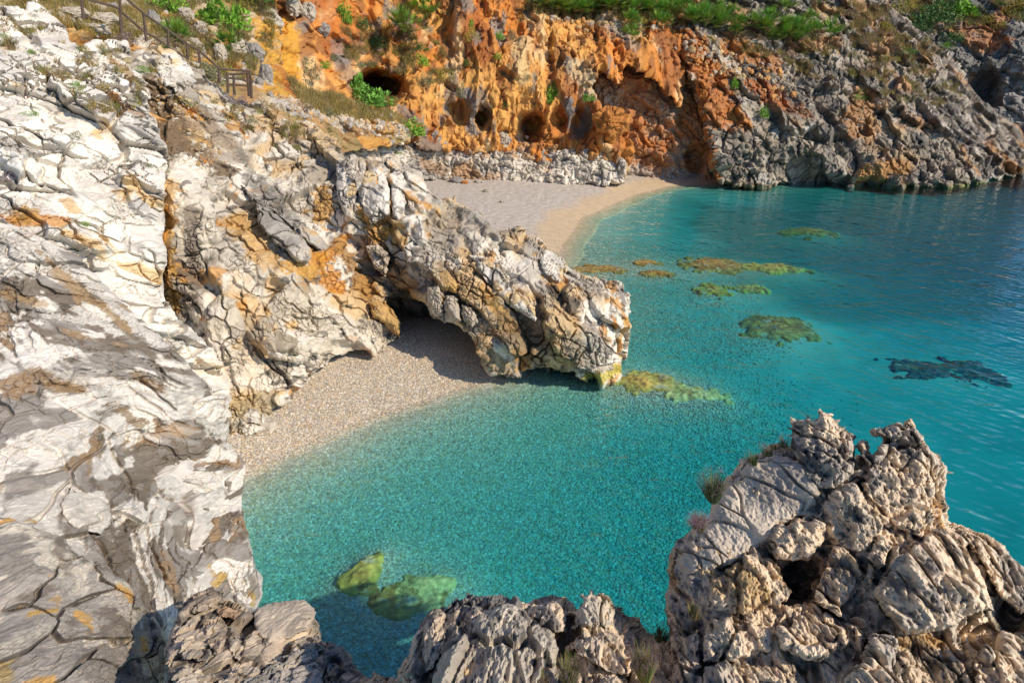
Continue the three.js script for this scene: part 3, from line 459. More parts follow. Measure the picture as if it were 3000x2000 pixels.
const gArch = body({
  o: [395, 160, 451, 132, 502, 149, 553, 191, 595, 204, 617, 242, 664, 268, 723, 306, 761, 298, 808, 340, 851, 357, 893, 353, 927, 362, 953, 391, 991, 417, 1005, 452, 1043, 466, 1085, 474, 1145, 466, 1179, 502, 1221, 515, 1238, 549, 1255, 570, 1289, 583, 1332, 583, 1361, 596, 1408, 617, 1434, 638, 1440, 672, 1451, 692, 1472, 680, 1523, 671, 1540, 697, 1553, 701, 1570, 692, 1595, 709, 1612, 727, 1651, 748, 1665, 782, 1697, 803, 1748, 801, 1778, 824, 1804, 822, 1833, 837, 1844, 867, 1844, 931, 1838, 982, 1825, 1028, 1821, 1045, 1812, 1075, 1815, 1108, 1782, 1122, 1714, 1130, 1703, 1120, 1680, 1101, 1638, 1088, 1595, 1084, 1553, 1092, 1536, 1107, 1480, 1113, 1459, 1092, 1425, 1054, 1383, 1003, 1353, 965, 1332, 948, 1298, 939, 1264, 922, 1247, 888, 1217, 871, 1187, 863, 1162, 862, 1132, 882, 1150, 920, 1172, 956, 1168, 990, 1140, 1015, 1123, 1042, 1043, 1036, 1008, 1047, 976, 1055, 966, 1072, 908, 1117, 886, 1142, 865, 1150, 852, 1178, 810, 1192, 782, 1210, 784, 1232, 793, 1250, 757, 1268, 719, 1285, 700, 1273, 680, 1250, 640, 1230, 560, 1150, 440, 1000, 425, 700, 430, 500, 390, 400, 370, 250],
  depth: kArch,
  step: 2.5, rows: 6, E: 18, T: 0.35, back: 3.2, jag: 5, h: archRelief, c: archStone,
  dents: [[1040, 720, 36, 1.0, 1.6], [1110, 760, 40, 0.7, 1.5], [1615, 1085, 60, 0.8, 6], [620, 920, 18, 0.5, 1]],
  stains: [[490, 560, 495, 900, 40, O1, 0.75], [480, 620, 482, 700, 22, O2, 0.9], [560, 620, 570, 820, 22, [0.22, 0.17, 0.13], 0.8], [880, 720, 980, 840, 26, O2, 0.95], [850, 780, 900, 800, 26, O1, 0.9], [950, 760, 1010, 700, 26, O2, 0.9], [1000, 740, 1080, 850, 34, [0.4, 0.2, 0.045], 0.9], [1080, 720, 1200, 860, 40, [0.36, 0.2, 0.07], 0.85], [1070, 620, 1110, 680, 34, O1, 0.85], [940, 560, 950, 620, 28, O1, 0.8], [1130, 600, 1170, 700, 34, [0.5, 0.29, 0.07], 0.8], [700, 640, 780, 760, 40, O1, 0.6], [800, 560, 900, 690, 16, [0.3, 0.27, 0.22], 0.8], [720, 520, 850, 660, 16, [0.28, 0.25, 0.21], 0.9], [1430, 870, 1500, 960, 24, O1, 0.8], [1300, 800, 1400, 900, 40, [0.44, 0.3, 0.14], 0.6], [1500, 950, 1560, 1040, 60, [0.22, 0.15, 0.08], 0.75], [1400, 1000, 1480, 1080, 30, [0.34, 0.22, 0.1], 0.8], [1620, 850, 1680, 900, 24, DARK, 0.85], [1730, 960, 1770, 1010, 26, [0.3, 0.24, 0.19], 0.7], [1820, 850, 1838, 900, 16, [0.2, 0.16, 0.13], 0.8], [1830, 940, 1822, 1040, 12, O1, 0.85], [1790, 935, 1800, 960, 8, O2, 0.9], [1720, 1112, 1812, 1080, 17, [0.62, 0.5, 0.09], 0.95], [440, 250, 500, 430, 50, B1, 1], [500, 400, 650, 500, 40, B1, 0.95], [560, 330, 640, 420, 40, [0.3, 0.21, 0.13], 0.8], [450, 425, 600, 470, 16, [0.6, 0.24, 0.02], 0.95], [540, 320, 560, 350, 20, O2, 0.9], [600, 460, 700, 460, 26, [0.28, 0.21, 0.15], 0.7], [700, 440, 840, 640, 12, [0.2, 0.18, 0.15], 0.7], [700, 1000, 850, 1000, 70, [0.46, 0.38, 0.27], 0.6], [680, 1200, 780, 1180, 40, [0.52, 0.4, 0.2], 0.6], [960, 470, 1010, 480, 20, [0.3, 0.27, 0.23], 0.6], [1280, 590, 1420, 640, 30, [0.4, 0.36, 0.3], 0.7], [1560, 720, 1640, 760, 26, [0.36, 0.32, 0.27], 0.7]],
});
part('face', gArch, ROCK, arch);
const pebbly = relief([{ t: 'b', s: [0.9, 0.5, 0.6], B: dipD, a: 0.14, tilt: 0.28, g: 0.26, w: 0.05, wf: 1.3, wa: 0.2, mf: 0.6, salt: 65 }, { t: 'f', f: 1.5, a: 0.14, o: 4 }, { t: 'b', s: [0.24, 0.16, 0.2], B: dipD, a: 0.04, tilt: 0.07, g: 0.1, w: 0.1, wf: 2.5, wa: 0.1, mf: 0.9, salt: 66 }, { t: 'f', f: 7, a: 0.05, o: 2 }]);
const greySlab = stone([0.36, 0.325, 0.28], [[[0.5, 0.44, 0.36], 0.7, 0.1, 0.1, 0.8, 5], [[0.2, 0.175, 0.15], 1.2, 0.14, 0.08, 0.7, 5], [[0.56, 0.34, 0.1], 0.8, 0.28, 0.06, 0.7]], { sp: 7, sa: 0.16 }), creamRock = stone([0.5, 0.43, 0.33], [[[0.66, 0.6, 0.52], 0.6, 0.06, 0.1, 0.8, 5], [[0.38, 0.32, 0.25], 0.8, 0.14, 0.1, 0.7, 5], [[0.6, 0.38, 0.12], 0.6, 0.22, 0.06, 0.75]], { sp: 7, sa: 0.16 }), whiteRock = stone([0.62, 0.57, 0.49], [[[0.4, 0.36, 0.31], 0.9, 0.12, 0.1, 0.7, 5], [[0.58, 0.38, 0.13], 0.7, 0.22, 0.06, 0.7], [[0.12, 0.1, 0.085], 4, 0.22, 0.06, 0.7]], { sp: 7, sa: 0.16 }), rustRock = stone([0.46, 0.29, 0.11], [[[0.56, 0.4, 0.2], 0.8, 0.1, 0.1, 0.8, 5], [[0.24, 0.16, 0.08], 1, 0.12, 0.1, 0.7, 5]], { sp: 7, sa: 0.16 });
for (const [name, lift, T, c, o] of [
  ['slab', 0.7, 0.5, greySlab, [704, 540, 755, 579, 823, 621, 883, 655, 925, 681, 972, 732, 966, 755, 925, 729, 870, 683, 798, 623, 738, 585]], ['slab', 0.9, 0.5, greySlab, [747, 583, 789, 606, 866, 674, 908, 725, 913, 755, 900, 772, 866, 768, 840, 738, 798, 708, 755, 657]], ['block', 0.22, 0.35, creamRock, [806, 864, 840, 830, 900, 808, 981, 859, 978, 932, 970, 1030, 883, 1070, 776, 1045, 752, 953]],
  ['column', 0.4, 0.35, whiteRock, [1051, 510, 1106, 487, 1140, 530, 1142, 630, 1085, 657, 1055, 595]], ['column', 0.35, 0.3, whiteRock, [1145, 527, 1183, 508, 1189, 595, 1172, 657, 1149, 640]], ['column', 0.35, 0.3, creamRock, [1191, 508, 1227, 525, 1247, 575, 1257, 642, 1220, 652, 1195, 600]], ['column', 0.3, 0.3, whiteRock, [985, 480, 1025, 470, 1045, 520, 1042, 600, 1010, 630, 985, 570]],
  ['slab', 0.45, 0.35, whiteRock, [1374, 746, 1410, 748, 1461, 782, 1491, 837, 1568, 905, 1568, 941, 1510, 907, 1446, 852, 1408, 809]], ['block', 0.35, 0.3, rustRock, [1272, 799, 1310, 790, 1342, 830, 1337, 857, 1300, 852, 1280, 825]], ['block', 0.3, 0.25, creamRock, [1253, 841, 1289, 835, 1298, 922, 1272, 931, 1249, 888]], ['block', 0.3, 0.25, creamRock, [1304, 861, 1342, 867, 1351, 939, 1323, 943, 1300, 905]], ['block', 0.3, 0.25, creamRock, [1353, 888, 1385, 905, 1397, 943, 1385, 960, 1355, 939]], ['slab', 0.4, 0.35, rustRock, [1083, 884, 1128, 878, 1172, 939, 1172, 988, 1140, 967, 1092, 924]], ['block', 0.5, 0.35, creamRock, [1068, 723, 1108, 713, 1144, 753, 1127, 810, 1095, 785]],
  ['block', 0.35, 0.35, whiteRock, [1600, 730, 1650, 755, 1665, 790, 1640, 830, 1590, 800, 1580, 760]], ['block', 0.4, 0.4, creamRock, [600, 900, 640, 860, 700, 880, 720, 960, 690, 1060, 630, 1070, 600, 1000]], ['block', 0.3, 0.3, whiteRock, [690, 1215, 730, 1190, 775, 1205, 785, 1240, 793, 1252, 757, 1270, 719, 1288, 700, 1268]], ['block', 0.4, 0.4, whiteRock, [460, 150, 505, 152, 560, 195, 575, 240, 540, 265, 480, 250, 445, 200]], ['block', 0.4, 0.4, whiteRock, [500, 240, 560, 250, 640, 275, 660, 320, 600, 340, 530, 310]],
]) part(name, body({ o, depth: (x, y) => kArch(x, y) - lift, step: 2.4, rows: 6, E: 16, T, back: 1.0, jag: 4, jf: 0.06, swell: 0.1, swellAt: 50, lean: 0.3, h: pebbly, c }), ROCK, arch);
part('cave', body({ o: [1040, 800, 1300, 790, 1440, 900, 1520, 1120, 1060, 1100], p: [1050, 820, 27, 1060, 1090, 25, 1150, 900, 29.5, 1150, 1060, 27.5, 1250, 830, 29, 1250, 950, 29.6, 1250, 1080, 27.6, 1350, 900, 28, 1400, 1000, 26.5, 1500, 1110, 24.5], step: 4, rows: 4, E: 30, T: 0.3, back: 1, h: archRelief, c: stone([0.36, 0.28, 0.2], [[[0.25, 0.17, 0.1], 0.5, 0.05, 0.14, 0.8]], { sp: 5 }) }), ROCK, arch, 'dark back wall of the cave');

// ───────────────────────── the white wall on the left ─────────────────────────
const dipC = frame(0.72, -0.62, 0.3);
const wallRelief = relief([
  { t: 'b', s: [3.4, 1.0, 3], B: dipC, a: 0.5, tilt: 0.8, g: 0.6, w: 0.03, wf: 0.7, wa: 0.3, mf: 0.3, salt: 70 }, { t: 'b', s: [1.3, 0.7, 1.6], B: dipC, a: 0.45, tilt: 0.9, g: 0.5, w: 0.04, wf: 0.9, wa: 0.3, mf: 0.45, salt: 71 },
  { t: 'b', s: [0.5, 0.3, 0.6], B: dipC, a: 0.12, tilt: 0.26, g: 0.3, w: 0.055, wf: 1.6, wa: 0.18, mf: 0.6, salt: 72 },
  { t: 'f', f: 0.45, a: 0.5, o: 3 }, { t: 'f', f: 2.5, a: 0.12, o: 4 }, { t: 'r', f: 6, a: 0.04, o: 2 }, { t: 'b', s: [0.2, 0.12, 0.25], B: dipC, a: 0.035, tilt: 0.06, g: 0.09, w: 0.09, wf: 3, wa: 0.09, mf: 1.1, salt: 73 }]);
const wallStone = stone([0.72, 0.67, 0.59], [[[0.54, 0.49, 0.43], 0.9, 0.12, 0.08, 0.7, 5], [[0.34, 0.31, 0.28], 1.8, 0.22, 0.06, 0.6, 5], [[0.6, 0.4, 0.15], 0.9, 0.32, 0.05, 0.75]], { B: dipC, st: [0.6, 1.3, 0.4], sp: 9, sa: 0.1, tint: 0.12, byBlock: 0.15 });
const wall = thing('limestone_wall', 'bright white limestone wall rising on the left above the cove', 'rock wall');
const kWall = fit([-80, 60, 27, -80, 300, 21.5, -80, 500, 18.8, -80, 650, 17, -80, 900, 14.8, -80, 1200, 11.4, -80, 1500, 8.8, -80, 1800, 6.8, -80, 2060, 5.4, 60, 60, 29, 80, 160, 25.5, 100, 300, 22.5, 100, 500, 19.6, 100, 640, 18, 100, 850, 15.9, 100, 1100, 13.2, 100, 1400, 10.1, 100, 1700, 7.8, 100, 2000, 6, 200, 140, 28, 220, 300, 23.8, 220, 450, 21.2, 220, 600, 19.3, 220, 740, 18, 250, 900, 16.5, 250, 1100, 14.2, 250, 1300, 12.3, 250, 1500, 10.4, 250, 1750, 8.3, 280, 2000, 6.5, 320, 140, 29.5, 340, 250, 26, 340, 400, 23, 340, 600, 20.4, 350, 800, 18.7, 380, 960, 17.2, 380, 1100, 15.9, 380, 1300, 14.2, 400, 1500, 11.6, 400, 1700, 9.6, 400, 1900, 8, 380, 160, 30, 420, 300, 26, 440, 420, 24, 460, 560, 21.6, 460, 750, 20.2, 470, 880, 19.4, 520, 1000, 18.3, 520, 1150, 16.6, 520, 1300, 15.3, 520, 1450, 14, 540, 1600, 12.9, 540, 1750, 10.8, 540, 1900, 9.4, 600, 1060, 18.8, 610, 1200, 17.3, 620, 1300, 16.6, 620, 1450, 15, 640, 1600, 13.4, 640, 1750, 12, 660, 1120, 19.2, 655, 1250, 18.2, 690, 1360, 17.2, 690, 1480, 15.8, 730, 1620, 13.8, 760, 1720, 12.6, 700, 1840, 11.4]);
const gWall = body({
  o: [-90, 60, 0, 30, 25, 34, 47, 25, 72, 47, 80, 30, 104, 0, 147, 42, 190, 84, 204, 119, 238, 140, 272, 128, 315, 128, 366, 123, 387, 170, 400, 215, 425, 270, 436, 320, 452, 390, 490, 462, 482, 520, 476, 600, 478, 760, 478, 880, 500, 925, 560, 975, 630, 1035, 672, 1090, 684, 1130, 676, 1180, 662, 1240, 640, 1250, 560, 1190, 400, 1060, 250, 900, 100, 800, -90, 760],
  depth: kWall,
  step: 2.5, rows: 6, run: 0.25, lean: 0.35, E: 18, T: 0.25, back: 3, jag: 4, h: wallRelief, c: wallStone,
  dents: [[110, 420, 40, 0.35, 2], [160, 330, 60, 0.4, 3]],
  stains: [[20, 640, 160, 655, 26, O2, 0.85], [60, 620, 80, 640, 26, O1, 0.8], [190, 590, 215, 620, 14, O1, 0.7], [325, 275, 400, 340, 14, [0.5, 0.23, 0.03], 0.85], [330, 165, 380, 240, 15, [0.46, 0.28, 0.1], 0.85], [0, 420, 60, 440, 30, [0.42, 0.37, 0.3], 0.7], [120, 260, 260, 330, 20, [0.36, 0.33, 0.29], 0.6], [60, 460, 160, 440, 14, [0.36, 0.31, 0.25], 0.7], [380, 300, 440, 420, 22, [0.4, 0.37, 0.33], 0.6]],
});
part('face', gWall, ROCK, wall);

// ───────────────────────── lower part of the left wall ─────────────────────────
const slabAxis = frame(0.78, -0.6, 0.15);
const slabRelief = relief([
  { t: 'b', s: [1.6, 0.45, 0.7], B: slabAxis, a: 0.26, tilt: 0.4, g: 0.16, w: 0.04, wf: 0.8, wa: 0.22, mf: 0.4, salt: 80 }, { t: 'b', s: [0.7, 0.22, 0.35], B: slabAxis, a: 0.12, tilt: 0.18, g: 0.1, w: 0.06, wf: 1.4, wa: 0.14, mf: 0.7, salt: 81 }, { t: 'b', s: [0.3, 0.1, 0.16], B: slabAxis, a: 0.04, tilt: 0.06, g: 0.06, w: 0.09, wf: 2.8, wa: 0.08, mf: 1, salt: 82 },
  { t: 'f', f: 0.6, a: 0.3, o: 3 }, { t: 'f', f: 4, a: 0.06, o: 4 }, { t: 'r', f: 12, a: 0.03, o: 2 }]);
const slabStone = stone([0.62, 0.57, 0.5], [[[0.26, 0.23, 0.2], 2.2, -0.16, 0.06, 0.95, 6], [[0.16, 0.125, 0.09], 1.9, 0.0, 0.06, 0.9, 6], [[0.36, 0.23, 0.12], 1.9, 0.2, 0.06, 0.75, 6], [[0.68, 0.63, 0.56], 2.3, 0.06, 0.03, 0.98, 6], [[0.33, 0.3, 0.27], 9, 0.16, 0.06, 0.5, 4]], { B: slabAxis, st: [0.42, 1.6, 0.4], sp: 18, sa: 0.14, tint: 0.12, byBlock: 0.28 });
const greyRock = stone([0.36, 0.325, 0.285], [[[0.24, 0.215, 0.19], 1.6, 0.0, 0.08, 0.85, 6], [[0.58, 0.52, 0.43], 2.4, 0.15, 0.03, 0.92, 6], [[0.16, 0.13, 0.1], 2.2, 0.17, 0.06, 0.75, 6], [[0.6, 0.33, 0.06], 2, 0.33, 0.04, 0.8]], { sp: 26, sa: 0.14, tint: 0.12, byBlock: 0.2 });
const greyRelief = relief([{ t: 'b', s: [0.6, 0.5, 0.9], a: 0.18, tilt: 0.34, g: 0.24, w: 0.035, wf: 1.5, wa: 0.22, mf: 1, salt: 91 }, { t: 'b', s: [0.17, 0.14, 0.3], a: 0.035, tilt: 0.06, g: 0.03, w: 0.06, wf: 4, wa: 0.08, mf: 2, salt: 92 }, { t: 'f', f: 1.6, a: 0.18, o: 4 }, { t: 'r', f: 8, a: 0.05, o: 4 }, { t: 'p', f: 14, a: 0.035, lo: 0.2 }, { t: 'f', f: 26, a: 0.02, o: 2 }]);
const onWall = (off) => (x, y) => kWall(x, y) - off;
part('slab', body({ o: [-90, 610, 0, 642, 60, 668, 130, 702, 220, 752, 330, 850, 430, 950, 520, 1032, 590, 1108, 640, 1172, 668, 1222, 664, 1290, 690, 1325, 712, 1352, 705, 1480, 735, 1620, 740, 1780, 600, 1900, 450, 1880, 300, 1760, 100, 1640, -90, 1600], depth: onWall(0.28), rows: 7, run: 0.25, lean: 0.25, step: 2.4, E: 22, T: 0.28, back: 1.5, jag: 5, h: slabRelief, c: slabStone,
  stains: [[60, 690, 240, 860, 16, [0.4, 0.26, 0.12], 0.8], [300, 900, 380, 970, 14, [0.4, 0.26, 0.12], 0.75], [100, 1090, 190, 1140, 18, [0.32, 0.2, 0.09], 0.8], [400, 1100, 560, 1200, 14, [0.28, 0.17, 0.08], 0.7], [0, 860, 120, 890, 14, [0.42, 0.27, 0.12], 0.7], [330, 1180, 400, 1240, 18, [0.28, 0.17, 0.07], 0.8], [20, 700, 60, 780, 50, [0.66, 0.61, 0.54], 1], [150, 920, 270, 945, 17, [0.66, 0.61, 0.54], 1], [260, 920, 340, 975, 15, [0.66, 0.61, 0.54], 1], [420, 970, 470, 1010, 18, [0.66, 0.61, 0.54], 1], [480, 980, 530, 1010, 18, [0.66, 0.61, 0.54], 1], [540, 1160, 650, 1270, 60, [0.64, 0.6, 0.53], 0.95], [200, 1100, 330, 1180, 26, [0.62, 0.57, 0.5], 0.9], [100, 710, 400, 960, 14, [0.66, 0.61, 0.54], 0.95]] }), ROCK, wall, 'bedded grey-brown slab streaked with white');
part('pillar', body({ o: [448, 1400, 480, 1360, 540, 1335, 600, 1345, 640, 1362, 680, 1370, 702, 1392, 708, 1440, 704, 1480, 722, 1530, 735, 1590, 752, 1640, 772, 1690, 770, 1740, 756, 1790, 700, 1800, 620, 1770, 560, 1720, 500, 1660, 470, 1600, 450, 1520], depth: onWall(0.3), rows: 7, run: 0.25, lean: 0.25, step: 2.3, E: 30, T: 0.5, back: 1.5, jag: 4, h: relief([{ t: 'b', s: [0.9, 1.5, 0.8], a: 0.2, tilt: 0.35, g: 0.2, w: 0.05, wf: 0.8, wa: 0.35, salt: 101 }, { t: 'b', s: [0.26, 0.5, 0.26], a: 0.06, tilt: 0.1, g: 0.06, w: 0.07, wf: 2, wa: 0.15, mf: 0.8, salt: 102 }, { t: 'f', f: 3, a: 0.08, o: 4 }, { t: 'r', f: 6, a: 0.02, o: 3 }]),
  c: stone([0.56, 0.51, 0.45], [[[0.3, 0.26, 0.22], 0.8, 0.1, 0.1, 0.85, 5], [[0.16, 0.13, 0.1], 1.4, 0.2, 0.08, 0.8, 5]], { sp: 9, st: [1.4, 0.6, 1.4], byBlock: 0.3 }), stains: [[610, 1440, 660, 1600, 44, [0.64, 0.6, 0.53], 0.95], [470, 1410, 500, 1440, 40, [0.6, 0.56, 0.5], 0.8], [620, 1640, 650, 1690, 22, [0.62, 0.4, 0.12], 0.9], [660, 1625, 668, 1640, 8, [0.55, 0.2, 0.02], 1], [700, 1690, 740, 1740, 34, [0.22, 0.19, 0.14], 0.8], [730, 1745, 750, 1775, 12, [0.42, 0.28, 0.07], 0.8], [520, 1560, 560, 1700, 30, [0.2, 0.16, 0.11], 0.8]] }), ROCK, wall, 'cracked white buttress at the water');
part('boulder', body({ o: [-90, 1490, 0, 1500, 90, 1520, 170, 1545, 230, 1600, 300, 1650, 380, 1720, 440, 1790, 480, 1860, 505, 1930, 510, 2080, -90, 2080], depth: onWall(0.45), rows: 7, run: 0.25, lean: 0.25, step: 2.4, E: 40, T: 0.5, back: 1.2, jag: 5, h: greyRelief, c: greyRock, stains: [[90, 1800, 165, 1785, 9, [0.6, 0.36, 0.08], 0.9], [30, 1900, 160, 1820, 34, [0.55, 0.5, 0.42], 0.7], [0, 1950, 20, 1990, 22, [0.5, 0.34, 0.1], 0.7], [330, 1750, 380, 1800, 30, [0.56, 0.5, 0.42], 0.9], [390, 1890, 440, 1930, 30, [0.6, 0.5, 0.36], 0.9], [190, 1700, 200, 1710, 26, [0.46, 0.43, 0.38], 0.8], [270, 1830, 280, 1850, 12, [0.58, 0.53, 0.46], 0.9], [300, 1580, 360, 1640, 20, [0.3, 0.16, 0.05], 0.8]] }), ROCK, wall, 'smooth grey shoulder of rock with pale scars');
part('block', body({ o: [180, 1480, 210, 1420, 300, 1440, 325, 1480, 325, 1530, 300, 1570, 240, 1560, 195, 1530], depth: onWall(0.5), rows: 6, run: 0.25, lean: 0.25, step: 2.4, E: 26, T: 0.2, back: 0.6, h: greyRelief, c: stone([0.6, 0.55, 0.48], [[[0.3, 0.27, 0.24], 1.5, 0.2, 0.08, 0.8]], { sp: 9 }) }), ROCK, wall);

// ───────────────────────── rocks at the viewer's feet ─────────────────────────
const karstNear = (salt, B = LEVEL, s = 1) => relief([
  { t: 'b', s: [0.62 * s, 0.62 * s, 0.62 * s], B, a: 0.16 * s, tilt: 0.28 * s, g: 0.13 * s, w: 0.045, wf: 1.6, wa: 0.22, salt }, { t: 'b', s: [0.2 * s, 0.24 * s, 0.2 * s], B, a: 0.06, tilt: 0.1, g: 0.06, w: 0.08, wf: 3.4, wa: 0.1, mf: 1.2, salt: salt + 1 },
  { t: 'r', f: 2.2, a: 0.1, o: 4 }, { t: 'p', f: 6, a: 0.06, lo: 0.12 }, { t: 'r', f: 9, fy: 0.6, a: 0.07, o: 3 }, { t: 'p', f: 17, a: 0.045, lo: 0.08 }, { t: 'r', f: 28, a: 0.04, o: 2 }]);
const nearStone = (warm = 0.5) => stone([0.63, 0.51, 0.37], [[[0.72, 0.57, 0.4], 1.6, 0.05, 0.12, 0.85, 5], [[0.4, 0.35, 0.3], 1.2, 0.12, 0.1, 0.75, 5], [[0.09, 0.085, 0.08], 5.5, 0.21, 0.07, 0.75, 4], [[0.14, 0.125, 0.11], 16, 0.24, 0.08, 0.65, 3], [[0.5, 0.32, 0.12], 1.3, 0.36 - 0.1 * warm, 0.06, 0.6, 4]], { sp: 16, sa: 0.2, tint: 0.16, byBlock: 0.15 });
const pale = nearStone(0), warm = nearStone(1);
function nearBlock(parent, o, k, lift, r, c, S = {}) { return part(S.name || 'block', body({ o, depth: (x, y) => k(x, y) - 0.7 * lift, step: S.step || 2.3, rows: 7, E: S.E || 26, T: S.T || 0.15, back: S.back || 0.55, jag: S.jag ?? 5, jf: 0.05, swell: (S.swell ?? 0.12) * 0.5, swellAt: S.swellAt || 90, lean: 0.3, h: r, c, stains: S.stains, dents: S.dents }), ROCK, parent); }
const ribs = frame(0.3, -0.92, 0.1);
const ribRelief = relief([{ t: 'b', s: [1.3, 0.17, 0.17], B: ribs, a: 0.07, tilt: 0.08, g: 0.1, w: 0.14, wf: 1.2, wa: 0.16, mf: 0.8, salt: 121 }, { t: 'r', f: 3, a: 0.07, o: 4 }, { t: 'r', f: 11, a: 0.04, o: 3 }, { t: 'p', f: 15, a: 0.035, lo: 0.08 }, { t: 'f', f: 30, a: 0.03, o: 2 }]);

const kRight = fit([1950, 1600, 6.3, 1950, 1750, 5.7, 1950, 2060, 4.6, 2090, 1480, 6.4, 2100, 1650, 5.7, 2100, 1850, 5.0, 2100, 2060, 4.4, 2240, 1340, 6.8, 2250, 1500, 6.1, 2250, 1700, 5.5, 2250, 1900, 4.8, 2250, 2060, 4.3, 2420, 1230, 6.8, 2430, 1400, 6.2, 2430, 1600, 5.7, 2430, 1800, 5.0, 2430, 2060, 4.2, 2600, 1270, 6.6, 2600, 1420, 6.1, 2620, 1600, 5.5, 2620, 1800, 4.9, 2620, 2060, 4.1, 2740, 1380, 6.3, 2760, 1520, 5.9, 2780, 1700, 5.1, 2800, 1900, 4.6, 2800, 2060, 4.1, 2900, 1600, 5.8, 2950, 1800, 5.0, 2980, 2060, 4.1, 3090, 1750, 5.6, 3090, 2000, 4.3]);
const right = thing('rock_outcrop', 'big weathered tan rock outcrop with two horns in the lower right corner', 'rock');
part('base', body({ o: [1950, 2090, 1961, 1992, 1955, 1900, 1961, 1852, 1951, 1822, 1948, 1741, 1961, 1729, 1959, 1669, 1970, 1610, 2000, 1575, 2038, 1550, 2077, 1520, 2089, 1465, 2123, 1410, 2153, 1380, 2166, 1346, 2190, 1350, 2225, 1330, 2259, 1302, 2298, 1298, 2330, 1320, 2420, 1380, 2520, 1330, 2600, 1350, 2740, 1400, 2774, 1486, 2774, 1537, 2800, 1537, 2834, 1550, 2893, 1571, 2944, 1597, 2957, 1626, 2995, 1656, 3100, 1700, 3100, 2090], depth: kRight, lean: 0.3, step: 3.0, rows: 7, E: 34, T: 0.4, back: 2.4, jag: 5, jf: 0.05, h: karstNear(111), c: pale, dents: [[2345, 1695, 55, 0.9, 1], [2310, 1740, 34, 0.5, 1], [2870, 1870, 60, 0.5, 1], [2900, 1960, 50, 0.4, 1], [2520, 1440, 20, 0.4, 0.3], [2590, 1900, 22, 0.4, 0.4], [2960, 1800, 46, 0.5, 1]],
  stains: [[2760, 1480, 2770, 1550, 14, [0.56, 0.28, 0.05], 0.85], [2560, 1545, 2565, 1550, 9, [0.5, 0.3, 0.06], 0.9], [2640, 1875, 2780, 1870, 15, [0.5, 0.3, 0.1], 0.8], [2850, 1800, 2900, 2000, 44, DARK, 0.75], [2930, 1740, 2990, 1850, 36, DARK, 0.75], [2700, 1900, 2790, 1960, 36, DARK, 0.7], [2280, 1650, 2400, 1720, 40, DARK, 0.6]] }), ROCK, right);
const smoothFace = stone([0.53, 0.45, 0.36], [[[0.6, 0.52, 0.42], 1.6, 0.05, 0.12, 0.8, 5], [[0.26, 0.23, 0.2], 2.4, 0.2, 0.1, 0.7, 5]], { sp: 16, sa: 0.12 });
nearBlock(right, [2060, 1540, 2100, 1475, 2150, 1400, 2200, 1350, 2270, 1330, 2340, 1345, 2370, 1380, 2400, 1420, 2400, 1470, 2340, 1520, 2280, 1540, 2240, 1600, 2170, 1640, 2080, 1680, 2000, 1700, 1975, 1640, 2010, 1590], kRight, 0.12, relief([{ t: 'b', s: [0.7, 0.35, 0.5], B: frame(0.8, -0.5, 0.2), a: 0.07, tilt: 0.12, g: 0.06, w: 0.035, wf: 1.4, wa: 0.2, mf: 0.9, salt: 131 }, { t: 'f', f: 3, a: 0.08, o: 4 }, { t: 'r', f: 12, a: 0.03, o: 3 }, { t: 'f', f: 28, a: 0.02, o: 2 }]), smoothFace, { swell: 0.06 });
nearBlock(right, [2314, 1254, 2323, 1232, 2370, 1222, 2391, 1224, 2410, 1204, 2429, 1211, 2451, 1232, 2480, 1258, 2510, 1283, 2516, 1325, 2500, 1390, 2440, 1430, 2380, 1420, 2330, 1380, 2312, 1320], kRight, 0.2, karstNear(141), warm, { swell: 0.1, T: 0.2, E: 30 });
nearBlock(right, [2527, 1303, 2540, 1322, 2565, 1317, 2582, 1283, 2561, 1262, 2582, 1252, 2629, 1239, 2667, 1239, 2684, 1258, 2714, 1283, 2718, 1305, 2752, 1330, 2778, 1371, 2774, 1439, 2774, 1486, 2758, 1530, 2700, 1575, 2620, 1560, 2560, 1530, 2530, 1470, 2515, 1400, 2518, 1340], kRight, 0.22, karstNear(151), warm, { swell: 0.14, T: 0.2, E: 30, stains: [[2755, 1470, 2765, 1525, 16, [0.56, 0.29, 0.05], 0.9]] });
nearBlock(right, [2557, 1737, 2600, 1660, 2646, 1597, 2723, 1546, 2770, 1540, 2808, 1571, 2851, 1631, 2893, 1716, 2910, 1784, 2829, 1801, 2787, 1843, 2720, 1858, 2651, 1860, 2595, 1801], kRight, 0.3, ribRelief, warm, { swell: 0.18, T: 0.35 });
nearBlock(right, [2800, 1545, 2834, 1552, 2893, 1573, 2944, 1599, 2957, 1628, 2995, 1658, 3095, 1700, 3095, 1790, 2990, 1800, 2920, 1740, 2880, 1660, 2840, 1600], kRight, 0.2, karstNear(161), warm, { swell: 0.12 });
nearBlock(right, [2532, 1631, 2553, 1571, 2595, 1558, 2638, 1597, 2608, 1673, 2549, 1729, 2523, 1695], kRight, 0.24, karstNear(171), pale, {});
nearBlock(right, [2425, 1631, 2447, 1597, 2481, 1609, 2532, 1673, 2536, 1716, 2500, 1770, 2468, 1809, 2420, 1790, 2383, 1763, 2387, 1707], kRight, 0.22, karstNear(181), warm, {});
nearBlock(right, [2242, 1588, 2276, 1541, 2323, 1529, 2383, 1503, 2421, 1473, 2425, 1530, 2404, 1588, 2366, 1639, 2320, 1640, 2276, 1631], kRight, 0.22, karstNear(191, frame(0.4, -0.8, 0.3), 0.8), warm, {});
nearBlock(right, [2410, 1480, 2450, 1440, 2500, 1420, 2540, 1480, 2590, 1530, 2560, 1570, 2530, 1610, 2470, 1600, 2420, 1590], kRight, 0.12, karstNear(201), pale, {});
